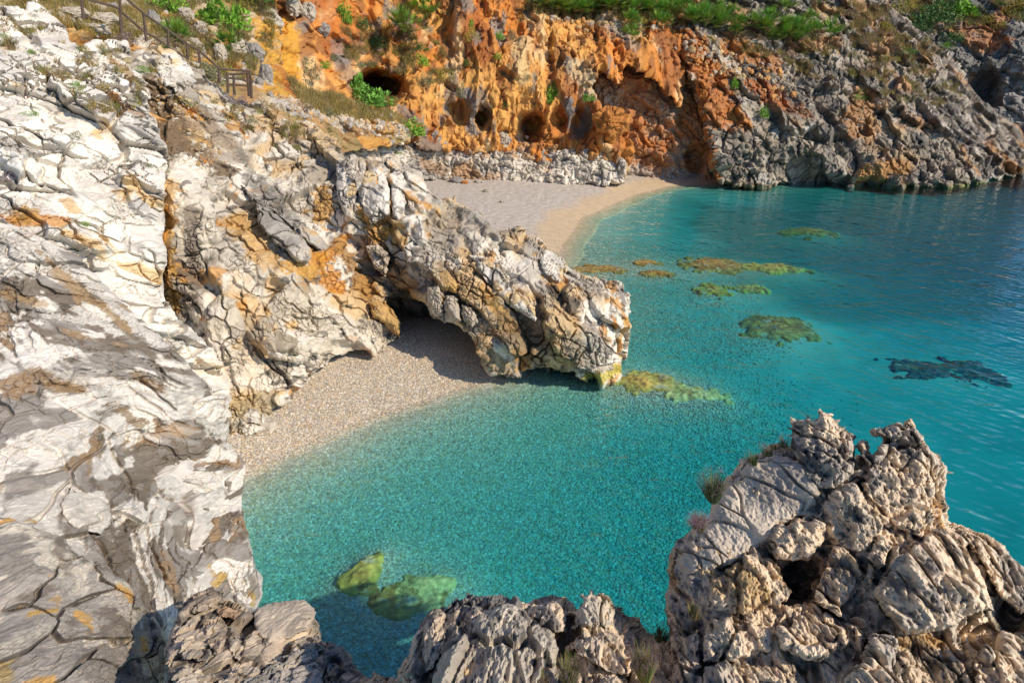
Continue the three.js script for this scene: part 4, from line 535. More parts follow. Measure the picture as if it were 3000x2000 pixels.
nearBlock(right, [2064, 1792, 2085, 1695, 2140, 1660, 2191, 1631, 2213, 1622, 2264, 1639, 2319, 1737, 2298, 1758, 2230, 1775, 2170, 1792], kRight, 0.24, karstNear(211), warm, { swell: 0.16 });
nearBlock(right, [2281, 1843, 2319, 1792, 2362, 1780, 2408, 1818, 2472, 1835, 2481, 1886, 2425, 1928, 2353, 1928, 2298, 1894], kRight, 0.22, karstNear(221, LEVEL, 0.8), warm, { swell: 0.2 });
nearBlock(right, [2055, 1865, 2077, 1809, 2150, 1808, 2234, 1814, 2264, 1843, 2255, 1899, 2200, 1920, 2149, 1928, 2060, 1946], kRight, 0.16, karstNear(231), pale, {});
nearBlock(right, [2065, 1960, 2150, 1935, 2240, 1930, 2330, 1935, 2360, 1990, 2370, 2080, 2050, 2080], kRight, 0.16, karstNear(241), pale, {});
nearBlock(right, [2527, 1937, 2566, 1865, 2617, 1873, 2647, 1928, 2664, 2000, 2668, 2080, 2468, 2080, 2480, 1990], kRight, 0.22, karstNear(251), pale, {});
nearBlock(right, [2470, 1820, 2530, 1810, 2545, 1870, 2530, 1920, 2490, 1940, 2475, 1890], kRight, 0.1, karstNear(255), pale, {});
nearBlock(right, [2846, 1928, 2885, 1886, 2936, 1894, 2974, 1937, 2991, 2020, 2990, 2080, 2851, 2080], kRight, 0.2, karstNear(261), pale, {});
nearBlock(right, [1955, 1990, 1990, 1850, 2050, 1830, 2060, 1900, 2055, 2080, 1950, 2080], kRight, 0.14, karstNear(265), pale, {});

const kMid = fit([1140, 2060, 4.8, 1170, 1950, 5.2, 1290, 1790, 5.9, 1290, 2060, 4.3, 1400, 1745, 6.0, 1400, 1850, 5.2, 1420, 2060, 4.1, 1500, 1755, 5.9, 1500, 1850, 5.1, 1540, 2060, 4.1, 1650, 1750, 5.9, 1650, 1900, 5.0, 1680, 2060, 4.2, 1760, 1740, 5.8, 1780, 1880, 5.0, 1800, 2060, 4.2, 1860, 1820, 5.7, 1900, 1950, 5.0, 1960, 1880, 5.5, 1990, 2060, 4.4]);
const mid = thing('rock_outcrop', 'pitted cream rock at the bottom edge in the middle, above the water', 'rock');
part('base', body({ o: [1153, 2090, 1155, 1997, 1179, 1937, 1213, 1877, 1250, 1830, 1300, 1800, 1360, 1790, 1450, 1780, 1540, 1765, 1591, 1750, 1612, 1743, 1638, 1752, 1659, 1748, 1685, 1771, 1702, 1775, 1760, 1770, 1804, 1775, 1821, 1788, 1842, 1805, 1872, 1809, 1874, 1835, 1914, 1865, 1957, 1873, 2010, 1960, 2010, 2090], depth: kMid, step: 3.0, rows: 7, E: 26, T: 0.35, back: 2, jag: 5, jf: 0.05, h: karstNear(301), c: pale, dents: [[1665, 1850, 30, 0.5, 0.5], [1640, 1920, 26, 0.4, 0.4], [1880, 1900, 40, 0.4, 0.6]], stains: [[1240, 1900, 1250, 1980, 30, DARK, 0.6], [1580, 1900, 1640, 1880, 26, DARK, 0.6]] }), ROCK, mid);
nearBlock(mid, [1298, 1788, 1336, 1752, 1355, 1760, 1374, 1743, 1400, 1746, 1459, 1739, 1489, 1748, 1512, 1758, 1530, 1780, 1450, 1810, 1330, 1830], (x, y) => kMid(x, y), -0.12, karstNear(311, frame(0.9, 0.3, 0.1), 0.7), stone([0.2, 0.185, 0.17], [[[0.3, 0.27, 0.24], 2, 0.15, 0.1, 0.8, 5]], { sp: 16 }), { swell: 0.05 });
nearBlock(mid, [1174, 1988, 1213, 1880, 1264, 1797, 1276, 1790, 1302, 1803, 1308, 1830, 1298, 1886, 1272, 1950, 1221, 1988], kMid, 0.12, karstNear(321), pale, {});
nearBlock(mid, [1272, 2080, 1272, 1997, 1298, 1937, 1362, 1869, 1375, 1830, 1383, 1801, 1425, 1782, 1489, 1765, 1532, 1780, 1566, 1822, 1617, 1856, 1630, 1900, 1625, 1940, 1575, 1997, 1575, 2080], kMid, 0.26, karstNear(331, frame(0.2, -0.9, 0.3), 1.1), stone([0.5, 0.44, 0.35], [[[0.62, 0.55, 0.44], 1.6, 0.05, 0.12, 0.85, 5], [[0.34, 0.3, 0.25], 2, 0.16, 0.1, 0.7, 5], [[0.07, 0.065, 0.06], 7, 0.22, 0.06, 0.75, 4]], { sp: 16, sa: 0.18 }), { swell: 0.2, swellAt: 120, T: 0.3 });
nearBlock(mid, [1310, 1835, 1345, 1800, 1368, 1812, 1372, 1850, 1350, 1885, 1315, 1890], kMid, 0.16, karstNear(335, LEVEL, 0.7), pale, {});
nearBlock(mid, [1560, 1800, 1590, 1775, 1630, 1770, 1660, 1800, 1655, 1850, 1610, 1850], kMid, 0.1, karstNear(338, LEVEL, 0.7), pale, {});
nearBlock(mid, [1659, 1900, 1672, 1870, 1689, 1856, 1787, 1843, 1834, 1856, 1855, 1928, 1846, 1988, 1790, 1985, 1723, 1955], kMid, 0.22, karstNear(341), pale, { swell: 0.2 });
nearBlock(mid, [1681, 1838, 1690, 1790, 1702, 1763, 1706, 1743, 1740, 1737, 1787, 1741, 1804, 1763, 1821, 1795, 1815, 1830, 1778, 1845], kMid, 0.12, karstNear(351), stone([0.5, 0.44, 0.35], [[[0.62, 0.54, 0.42], 1.6, 0.05, 0.12, 0.85, 5], [[0.08, 0.075, 0.07], 6, 0.2, 0.07, 0.7, 4]], { sp: 16, sa: 0.18 }), {});
nearBlock(mid, [1640, 2080, 1660, 2002, 1744, 1982, 1808, 1990, 1840, 2040, 1840, 2080], kMid, 0.24, karstNear(361), pale, {});
nearBlock(mid, [1160, 2080, 1170, 1997, 1191, 1955, 1213, 1965, 1232, 1997, 1236, 2080], kMid, 0.24, karstNear(371, LEVEL, 0.7), pale, {});

const kLow = fit([450, 1780, 7.4, 460, 2060, 4.8, 560, 1740, 8, 560, 1900, 6.2, 560, 2060, 4.9, 640, 1730, 8.2, 680, 1850, 6.9, 680, 2060, 5.0, 760, 1780, 7.9, 800, 1880, 6.9, 800, 2060, 5.2, 900, 1770, 8.3, 920, 1860, 7.3, 920, 2060, 5.3, 1000, 1900, 7.2, 1040, 1960, 6.7, 1060, 2060, 5.4, 1150, 2000, 6, 1160, 2060, 5.5]);
const low = thing('rock_outcrop', 'jumble of cracked brown-grey blocks at the bottom edge beside the white wall', 'rock');
const lowStone = stone([0.5, 0.41, 0.32], [[[0.6, 0.49, 0.37], 1.4, 0.05, 0.12, 0.85, 5], [[0.2, 0.165, 0.135], 1.3, 0.08, 0.1, 0.8, 5], [[0.07, 0.06, 0.05], 4, 0.2, 0.08, 0.7, 4]], { sp: 13, sa: 0.16, tint: 0.3, byBlock: 0.3 });
const lowPale = stone([0.55, 0.46, 0.36], [[[0.56, 0.48, 0.38], 1.4, 0.05, 0.12, 0.85, 5], [[0.26, 0.22, 0.18], 2.2, 0.16, 0.1, 0.7, 5]], { sp: 13, sa: 0.14 });
part('base', body({ o: [470, 2090, 480, 1900, 520, 1800, 553, 1758, 574, 1737, 617, 1722, 651, 1733, 657, 1758, 689, 1767, 723, 1784, 744, 1797, 800, 1790, 880, 1790, 925, 1814, 936, 1843, 953, 1882, 991, 1895, 1025, 1912, 1042, 1950, 1055, 1975, 1085, 1995, 1098, 1975, 1149, 1996, 1165, 2090], depth: kLow, step: 3.0, rows: 7, E: 24, T: 0.35, back: 2, jag: 5, jf: 0.05, h: relief([{ t: 'b', s: [0.5, 0.75, 0.5], B: frame(0.3, -0.9, 0.2), a: 0.2, tilt: 0.3, g: 0.16, w: 0.07, wf: 1, wa: 0.25, salt: 401 }, { t: 'b', s: [0.18, 0.22, 0.18], a: 0.05, tilt: 0.08, g: 0.05, w: 0.08, wf: 3, wa: 0.1, salt: 402 }, { t: 'r', f: 3, a: 0.06, o: 4 }, { t: 'r', f: 10, a: 0.03, o: 3 }, { t: 'f', f: 22, a: 0.02, o: 2 }]), c: lowStone }), ROCK, low);
nearBlock(low, [744, 1801, 757, 1780, 808, 1763, 850, 1757, 893, 1760, 921, 1778, 930, 1835, 890, 1850, 851, 1868, 787, 1884, 753, 1856], kLow, 0.3, relief([{ t: 'b', s: [1.2, 0.2, 0.25], B: frame(0.2, -0.95, 0.1), a: 0.04, tilt: 0.05, g: 0.05, w: 0.1, wf: 1, wa: 0.1, mf: 1, salt: 411 }, { t: 'f', f: 2.4, a: 0.1, o: 4 }, { t: 'r', f: 9, a: 0.03, o: 3 }, { t: 'f', f: 22, a: 0.02, o: 2 }]), lowPale, { swell: 0.2 });
nearBlock(low, [700, 2080, 723, 1997, 808, 1943, 893, 1909, 923, 1905, 928, 1971, 940, 2000, 945, 2080], kLow, 0.34, karstNear(421), stone([0.34, 0.32, 0.3], [[[0.5, 0.44, 0.37], 1.6, 0.12, 0.1, 0.85, 5]], { sp: 13 }), { swell: 0.2 });
nearBlock(low, [638, 1990, 672, 1943, 744, 1938, 825, 1930, 780, 1960, 723, 2000, 700, 2080, 640, 2080], kLow, 0.26, karstNear(431), lowPale, {});
nearBlock(low, [505, 2080, 510, 1986, 544, 1956, 595, 1965, 640, 1999, 645, 2080], kLow, 0.3, karstNear(441), lowPale, { swell: 0.2 });
nearBlock(low, [527, 1907, 540, 1871, 570, 1873, 610, 1911, 597, 1940, 540, 1935], kLow, 0.22, karstNear(451, LEVEL, 0.7), lowPale, {});
nearBlock(low, [544, 1769, 576, 1736, 620, 1723, 655, 1738, 657, 1765, 597, 1788, 556, 1790], kLow, 0.16, karstNear(461, LEVEL, 0.8), lowStone, {});
nearBlock(low, [629, 1784, 659, 1768, 706, 1786, 700, 1818, 640, 1810], kLow, 0.2, karstNear(471, LEVEL, 0.7), stone([0.4, 0.27, 0.17], [[[0.3, 0.2, 0.13], 1.6, 0.1, 0.1, 0.8]], { sp: 13 }), {});
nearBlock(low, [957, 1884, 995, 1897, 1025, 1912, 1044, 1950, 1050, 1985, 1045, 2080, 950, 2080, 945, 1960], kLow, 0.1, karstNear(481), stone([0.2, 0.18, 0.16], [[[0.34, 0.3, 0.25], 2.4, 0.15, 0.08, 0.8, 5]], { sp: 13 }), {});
nearBlock(low, [672, 1871, 697, 1867, 720, 1901, 699, 1935, 676, 1925], kLow, 0.22, karstNear(491, LEVEL, 0.7), lowPale, {});
nearBlock(low, [600, 1830, 640, 1815, 670, 1840, 665, 1900, 630, 1920, 605, 1880], kLow, 0.2, karstNear(495, LEVEL, 0.8), lowStone, {});
nearBlock(low, [850, 1880, 900, 1862, 940, 1875, 950, 1905, 900, 1905, 860, 1915], kLow, 0.16, karstNear(498, LEVEL, 0.8), lowPale, {});
nearBlock(low, [1060, 2080, 1050, 2000, 1080, 1988, 1098, 1971, 1149, 1996, 1160, 2080], kLow, 0.2, karstNear(499, LEVEL, 0.8), warm, {});

// ───────────────────────── boulders and drowned rocks ─────────────────────────
function lump(seed, detail, shape, colour) {                   // a weathered stone one metre across
  const g = new THREE.IcosahedronGeometry(0.5, detail), p = g.attributes.position, C = new Float32Array(p.count * 3), c = [0, 0, 0];
  for (let i = 0; i < p.count; i++) {
    const x = p.getX(i), y = p.getY(i), z = p.getZ(i), k = 1 + shape(x * 2 + seed * 3.1, y * 2 + seed * 1.7, z * 2 - seed);
    p.setXYZ(i, x * k, y * k, z * k); colour(x + seed, y, z, c); C[3 * i] = c[0]; C[3 * i + 1] = c[1]; C[3 * i + 2] = c[2];
  }
  g.setAttribute('color', new THREE.BufferAttribute(C, 3)); g.computeVertexNormals(); triangles += p.count / 3;
  return g;
}
const stoneShape = relief([{ t: 'b', s: [0.7, 0.7, 0.7], a: 0.35, tilt: 0.55, g: 0.1, w: 0.05, wf: 2, wa: 0.15, salt: 501 }, { t: 'f', f: 2.4, a: 0.2, o: 3 }, { t: 'r', f: 6, a: 0.06, o: 2 }]);
const paleBoulder = (x, y, z, c) => { const m = 0.85 + 0.3 * fbm(x * 5, y * 5, z * 5, 3); c[0] = 0.5 * m; c[1] = 0.43 * m; c[2] = 0.34 * m; }, greyBoulder = (x, y, z, c) => { const m = 0.85 + 0.4 * fbm(x * 5, y * 5, z * 5, 3); c[0] = 0.32 * m; c[1] = 0.29 * m; c[2] = 0.26 * m; }, rustBoulder = (x, y, z, c) => { const m = 0.85 + 0.5 * fbm(x * 4, y * 4, z * 4, 3); c[0] = 0.52 * m; c[1] = 0.2 * m; c[2] = 0.04 * m; };
const boulderShapes = [lump(1, 14, stoneShape, paleBoulder), lump(2, 14, stoneShape, greyBoulder), lump(3, 14, stoneShape, rustBoulder)];
function boulder(px, py, w, h, kind, surf, label, group) {
  const p = surf.isVector3 ? surf : surf.pt(px, py), k = -p.z / CP / FOCAL * 1.0, m = part(numbered('boulder'), boulderShapes[kind], ROCK, scene);
  m.position.copy(p); m.scale.set(w * k, h * k * 1.25, w * k * 0.9); m.rotation.y = (px * 0.37) % 6.28; m.position.y += h * k * 0.2;
  return tag(m, label, 'boulder', group);
}
boulder(1207, 402, 44, 28, 1, gLedge, 'rounded grey boulder beside the round green bush on the ledge');
boulder(1272, 415, 36, 34, 1, gLedge, 'upright grey boulder between the round green bush and the small pale block');
boulder(1304, 430, 32, 22, 0, gLedge, 'small pale block on the ledge left of the fluted grey drip column');
boulder(1474, 417, 42, 32, 0, gLedge, 'round tan boulder beside a leafy green plant at the foot of the orange cliff');
boulder(1792, 372, 92, 62, 2, gOrange, 'big rust-red block perched at the corner of the orange cliff');
boulder(1745, 412, 40, 28, 0, gLedge, 'tan boulder under the big rust-red block, leftmost of the row');
boulder(1782, 420, 30, 26, 0, gLedge, 'tan boulder under the big rust-red block, middle of the row');
boulder(1815, 408, 36, 32, 2, gLedge, 'reddish boulder under the big rust-red block, at the ledge corner');
boulder(1600, 420, 40, 30, 2, gLedge, 'reddish boulder at the mouth of the cave in the orange cliff');
for (const [x, y, w, h, k, l] of [[1272, 541, 34, 16, 0, 'pale flat stone on the upper beach beside the headland'], [1337, 546, 40, 18, 1, 'grey stone lying on the upper beach, the largest there'], [1362, 549, 18, 8, 2, 'small orange stone next to the grey stone on the beach'], [1426, 568, 18, 9, 0, 'small tan stone on the open beach'], [1402, 545, 22, 9, 0, 'low pale stone on the upper beach under the ledge'], [1470, 592, 12, 6, 0, 'tiny pale stone in the middle of the wide beach']]) { const b = boulder(x, y, w, h, k, atLevel(x, y, 0.75), l); b.position.y = ground(b.position.x, b.position.z) + 0.08; }

{
  const hillRocks = [[545, 62, 40, 30, 0, 'pale rock below the bright green bush left of the large round bush'], [585, 95, 34, 28, 0, 'pale rock in dry twigs under the large round bush'], [455, 70, 34, 44, 1, 'upright grey rock behind the middle of the fence'], [520, 110, 36, 26, 0, 'cream rock just above the fence handrail'], [575, 130, 40, 26, 0, 'cream rock above the handrail, right of its neighbour'], [660, 118, 44, 30, 2, 'orange-stained rock under the large round bush'], [700, 150, 50, 40, 0, 'big pale block right of the dark palm by the fence end'], [640, 170, 30, 34, 0, 'leaning pale slab above the end of the fence'], [745, 165, 60, 44, 1, 'grey boulder against the bright orange wall'], [780, 235, 34, 46, 1, 'pointed grey rock just right of the fence end frame'], [760, 250, 22, 22, 1, 'small round grey stone between the fence end and the pointed rock'], [215, 48, 70, 22, 0, 'long flat tan rock in the golden grass behind the fence'], [300, 62, 80, 26, 0, 'broad tan rock in the golden grass under the fence'], [275, 95, 90, 26, 0, 'low tan rock in front of the golden grass'], [860, 30, 40, 30, 0, 'pale rock among bushes at the top edge'], [330, 25, 40, 22, 1, 'grey rock behind the second fence post'], [950, 90, 34, 26, 1, 'grey rock stuck in the orange slope near the top'], [905, 50, 40, 36, 0, 'pale rock under the top bushes on the orange slope']];
  for (const [x, y, w, h, k, l] of hillRocks) boulder(x, y, w, h, k, x > 890 ? gOrange : gHill, l);
}
// rocks under water, coated with alga
const wetRock = new THREE.MeshStandardMaterial({ name: 'drowned rock', vertexColors: true, roughness: 0.9, flatShading: true });
function shoal(S, colour) {                                  // weedy crusts and knobs that follow the rise of the floor
  const n = 84, P = [], C = [], F = [], ct = Math.cos(S.turn), st = Math.sin(S.turn), c = [0, 0, 0];
  for (let j = 0; j <= n; j++) for (let i = 0; i <= n; i++) {
    const u = (i / n * 2 - 1) * 1.25, v = (j / n * 2 - 1) * 1.25, x = S.p.x + S.a * u * ct - S.b * v * st, z = S.p.z + S.a * u * st + S.b * v * ct, f = Math.min(1.1, 1.6 / S.b);
    const cover = 0.85 - Math.hypot(u, v) + 1.1 * fbm(x * f + 5, 3, z * f, 5), y = ground(x, z), up = smooth(-0.02, 0.14, cover);
    P.push(x, Math.min(-0.012, y - 0.05 + up * (0.09 + 0.1 * fbm(x * 2.2, 4, z * 2.2, 4) + 0.05 * ridge(x * 3, 1, z * 3, 3))), z);
    colour(x, 0, z, c); C.push(...c);
    if (i < n && j < n) { const q = j * (n + 1) + i; F.push(q, q + n + 1, q + 1, q + 1, q + n + 1, q + n + 2); }
  }
  const g = new THREE.BufferGeometry(); g.setAttribute('position', new THREE.Float32BufferAttribute(P, 3)); g.setAttribute('color', new THREE.Float32BufferAttribute(C, 3)); g.setIndex(F); triangles += F.length / 3;
  return tag(part(numbered('drowned_rock'), g, wetRock, scene), S.label, 'rock');
}
const alga = (a, b, d) => (x, y, z, c) => { const t = smooth(-0.15, 0.2, fbm(x * 1.1, 2, z * 1.1, 4)), q = smooth(0.05, 0.3, fbm(x * 2.3 + 9, 5, z * 2.3, 4)), m = 0.8 + 0.5 * noise(x * 6, 1, z * 6); const bare = 0.6 * smooth(0.2, 0.32, fbm(x * 1.7 + 3, 8, z * 1.7, 5)), sand = [0.55, 0.5, 0.38]; for (let i = 0; i < 3; i++) c[i] = Math.max(0.01, mix(mix(mix(a[i], b[i], t), d[i], q), sand[i], bare) * m); };
const yellowWeed = alga([0.6, 0.44, 0.09], [0.46, 0.31, 0.06], [0.18, 0.1, 0.03]), brownWeed = alga([0.44, 0.26, 0.06], [0.28, 0.15, 0.035], [0.5, 0.36, 0.1]), paleWeed = alga([0.75, 0.58, 0.24], [0.6, 0.46, 0.18], [0.36, 0.24, 0.08]), darkWeed = alga([0.14, 0.09, 0.07], [0.09, 0.07, 0.06], [0.2, 0.14, 0.08]);
for (const S of shoals) shoal(S, [yellowWeed, brownWeed, paleWeed, darkWeed][S.kind]);

// ───────────────────────── plants ─────────────────────────
const LEAF = new THREE.MeshPhysicalMaterial({ name: 'leaf', vertexColors: true, roughness: 0.75, transmission: 0.25, thickness: 0, side: THREE.DoubleSide, flatShading: true });
const WOOD = new THREE.MeshStandardMaterial({ name: 'weathered wood', vertexColors: true, roughness: 0.9, flatShading: true });
class Leaves {                                                  // collects leaf-sized faces into one mesh
  constructor() { this.P = []; this.C = []; }
  tri(a, b, c, col) { this.P.push(a.x, a.y, a.z, b.x, b.y, b.z, c.x, c.y, c.z); for (let i = 0; i < 3; i++) this.C.push(col[0], col[1], col[2]); }
  done() { const g = new THREE.BufferGeometry(); g.setAttribute('position', new THREE.Float32BufferAttribute(this.P, 3)); g.setAttribute('color', new THREE.Float32BufferAttribute(this.C, 3)); triangles += this.P.length / 9; return g; }
}
const V = (x, y, z) => new THREE.Vector3(x, y, z);
function blade(L, a, dir, len, w, bend, col, seg = 3) {          // a tapering strip that droops
  const side = V(dir.z, 0, -dir.x).normalize().multiplyScalar(w); if (side.lengthSq() < 1e-9) side.set(w, 0, 0);
  let p = a.clone(), d = dir.clone();
  for (let i = 0; i < seg; i++) {
    const q = p.clone().addScaledVector(d, len / seg), s0 = 1 - i / seg, s1 = 1 - (i + 1) / seg, p0 = p.clone().addScaledVector(side, s0), p1 = p.clone().addScaledVector(side, -s0), q0 = q.clone().addScaledVector(side, s1), q1 = q.clone().addScaledVector(side, -s1);
    L.tri(p0, p1, q0, col); if (s1 > 0) L.tri(p1, q1, q0, col);
    p = q; d.y -= bend / seg; d.normalize();
  }
}
function palmGeometry(seed) {
  const r = rng(seed), L = new Leaves(), T = new Leaves();
  for (let f = 0; f < 30; f++) {
    const az = r() * 6.283, el = 0.15 + 1.25 * r(), dead = el < 0.3 && r() < 0.6, d = V(Math.cos(az) * Math.cos(el), Math.sin(el), Math.sin(az) * Math.cos(el)), stem = 0.32 + 0.3 * r(), a = V(0, 0.22 + 0.12 * r(), 0), e = a.clone().addScaledVector(d, stem);
    const g = dead ? [0.3, 0.22, 0.1] : [0.13 + 0.15 * r(), 0.26 + 0.18 * r(), 0.02 + 0.02 * r()];
    blade(T, a, d, stem, 0.012, 0.1, [g[0] * 0.8, g[1] * 0.7, g[2]], 1);
    const side = V(-d.z, 0, d.x).normalize(), nrm = side.clone().cross(d).normalize(), n = 15;
    for (let i = 0; i < n; i++) {
      const t = (i / (n - 1) - 0.5) * 3.3, dir = d.clone().multiplyScalar(Math.cos(t)).addScaledVector(side, Math.sin(t)).addScaledVector(nrm, 0.25 * Math.abs(Math.sin(t)) - 0.12 * r()).normalize();
      const m = 0.8 + 0.4 * r(); blade(L, e, dir, 0.36 + 0.12 * Math.cos(t), 0.022, 0.25, [g[0] * m, g[1] * m, g[2] * m], 2);
    }
  }
  for (let i = 0; i < 60; i++) { const az = r() * 6.283; blade(T, V(Math.cos(az) * 0.07, 0.3 * r(), Math.sin(az) * 0.07), V(Math.cos(az), 0.5 - r(), Math.sin(az)).normalize(), 0.14, 0.02, 0.3, [0.16, 0.1, 0.05], 1); }
  return [L.done(), T.done()];
}
const palms = [1, 2, 3].map((s) => palmGeometry(90 + s));
let palmCount = 0;
function palm(px, py, size, surf, label, group) {
  const v = palms[palmCount++ % 3], t = thing('dwarf_palm', label, 'palm', group, surf.pt(px, py));
  t.scale.setScalar(size); t.rotation.y = palmCount * 2.4; t.position.y -= 0.15; t.position.z += 0.35;
  part('crown', v[0], LEAF, t); part('trunk', v[1], LEAF, t);
}
{
  const r = rng(61), thicket = 'dwarf fan palm in the dense green thicket along the top of the orange cliff', gT = 'palms of the cliff-top thicket', slope = 'dwarf fan palm in the green patch on the slope above the reddish rock', gS = 'palms on the slope left of the grey headland';
  for (let i = 0; i < 34; i++) palm(1575 + i * 13 + 12 * (r() - 0.5), 14 + 38 * r() + 0.03 * i, 1.3 + 0.6 * r(), gOrange, thicket, gT);
  for (const [x, y] of [[1846, 70], [1868, 88], [1852, 116], [1925, 78], [1950, 82], [1905, 50], [1980, 40]]) palm(x, y, 1.3 + 0.4 * r(), gOrange, 'dwarf fan palm hanging below the cliff-top thicket at its right-hand end', 'palms below the thicket');
  for (let i = 0; i < 12; i++) palm(2020 + 150 * r(), 48 + 44 * r(), 1.4 + 0.5 * r(), gGrey, slope, gS);
  for (let i = 0; i < 16; i++) { const x = 2150 + 190 * r(); palm(x, 70 + (x - 2150) * 0.12 + 45 * r(), 1.3 + 0.5 * r(), gGrey, slope, gS); }
  for (const [x, y, s, l] of [[2106, 20, 2, 'dwarf fan palm at the top edge above the slope patch, leftmost'], [2180, 12, 1.8, 'dwarf fan palm at the top edge above the slope patch, second'], [2255, 12, 1.8, 'dwarf fan palm at the top edge above the slope patch, third'], [2300, 44, 1.8, 'dwarf fan palm standing clear above the slope patch'], [2395, 18, 1.8, 'dwarf fan palm at the top edge beside the pale spur of rock'], [2370, 78, 1.5, 'small dwarf palm among grey rocks under the pale spur'], [2430, 122, 2.2, 'round dwarf palm standing alone on the grey headland'], [2378, 110, 1.5, 'drooping dwarf palm between the patch and the lone round palm']]) palm(x, y, s, gGrey, l);
  palm(1187, 118, 2.5, gOrange, 'large dwarf palm on a ledge in the orange cliff above the dark cave'); palm(1250, 74, 2.4, gOrange, 'dwarf palm in the shaded hollow near the top of the orange cliff');
  palm(808, 28, 2.0, gHill, 'tall dwarf palm at the top edge left of the bright orange wall'); palm(765, 32, 1.8, gHill, 'dwarf palm left of the tall palm at the top edge'); palm(850, 20, 1.8, gHill, 'dwarf palm right of the tall palm at the top edge');
  palm(527, 140, 1.3, gHill, 'bright dwarf palm behind the wooden fence'); palm(676, 172, 1.4, gHill, 'dark dwarf palm beside the end of the fence, against orange rock'); palm(700, 75, 1.3, gHill, 'dwarf palm at the foot of the large round bush');
}
const bushKinds = {
  green: [[0.14, 0.34, 0.015], [0.26, 0.48, 0.03], 0.1], dark: [[0.04, 0.12, 0.015], [0.09, 0.22, 0.03], 0.09], fig: [[0.1, 0.3, 0.02], [0.22, 0.44, 0.06], 0.14], sage: [[0.2, 0.22, 0.1], [0.32, 0.31, 0.16], 0.07], yellow: [[0.3, 0.26, 0.03], [0.45, 0.36, 0.04], 0.07], brown: [[0.24, 0.16, 0.08], [0.36, 0.26, 0.14], 0.06], lavender: [[0.26, 0.2, 0.18], [0.42, 0.3, 0.4], 0.05], cushion: [[0.13, 0.28, 0.02], [0.22, 0.4, 0.03], 0.06],
};
const bushCache = {};
function bushGeometry(kind, v) {
  const key = kind + v; if (bushCache[key]) return bushCache[key];
  const r = rng(kind.length * 97 + v * 31 + kind.charCodeAt(0)), [a, b, s] = bushKinds[kind], L = new Leaves(), S = new Leaves(), n = kind === 'fig' ? 800 : 950, lobes = [];
  for (let i = 0; i < 15; i++) { const az = r() * 6.283, el = Math.asin(r() * 1.1 - 0.1), q = 0.55 + 0.5 * r(); lobes.push([V(Math.cos(az) * Math.cos(el) * q, Math.max(0, Math.sin(el)) * q * 0.9, Math.sin(az) * Math.cos(el) * q), 0.22 + 0.2 * r(), 0.75 + 0.45 * r()]); }
  for (let i = 0; i < n; i++) {
    const [c, R, tone] = lobes[Math.floor(r() * 15)], az = r() * 6.283, z = r() * 2 - 1, q = R * Math.cbrt(0.35 + 0.65 * r()), w = Math.sqrt(1 - z * z), o = V(Math.cos(az) * w * q, z * q, Math.sin(az) * w * q), p = c.clone().add(o); if (p.y < -0.05) continue;
    const d = o.clone().normalize().add(V(r() - 0.5, r() * 0.7, r() - 0.5)).normalize(), e = V(r() - 0.5, r() - 0.5, r() - 0.5).cross(d).normalize(), k = s * (0.6 + 0.8 * r()), m = tone * (0.75 + 0.5 * r()), t = r(), col = [mix(a[0], b[0], t) * m, mix(a[1], b[1], t) * m, mix(a[2], b[2], t) * m];
    const f = p.clone().addScaledVector(d, k * 1.5), g0 = p.clone().addScaledVector(e, k * 0.5).addScaledVector(d, k * 0.6), g1 = p.clone().addScaledVector(e, -k * 0.5).addScaledVector(d, k * 0.6);
    L.tri(p, g0, f, col); L.tri(p, f, g1, col);
  }
  for (const [c] of lobes) { const d = c.clone().normalize(); blade(S, V(0, -0.25, 0), d, c.length() + 0.2, 0.03, 0, [0.2, 0.15, 0.1], 1); }
  return (bushCache[key] = [L.done(), S.done()]);
}
let bushCount = 0;
function bush(px, py, w, h, kind, surf, label, group) {
  const p = surf.pt(px, py + h * 0.7), k = Math.hypot(p.x, p.y - EYE, p.z) / FOCAL, t = thing(kind === 'fig' ? 'fig_bush' : kind === 'lavender' || kind === 'cushion' ? 'cushion_plant' : 'shrub', label, kind === 'cushion' || kind === 'lavender' ? 'plant' : 'shrub', group, p), g = bushGeometry(kind, bushCount++ % 3);
  t.scale.set(w * k, h * k * 1.5, w * k); t.rotation.y = bushCount * 1.7; t.position.z += w * k * 0.25; t.position.y -= h * k * 0.2;
  part('foliage', g[0], LEAF, t); part('stems', g[1], LEAF, t);
}
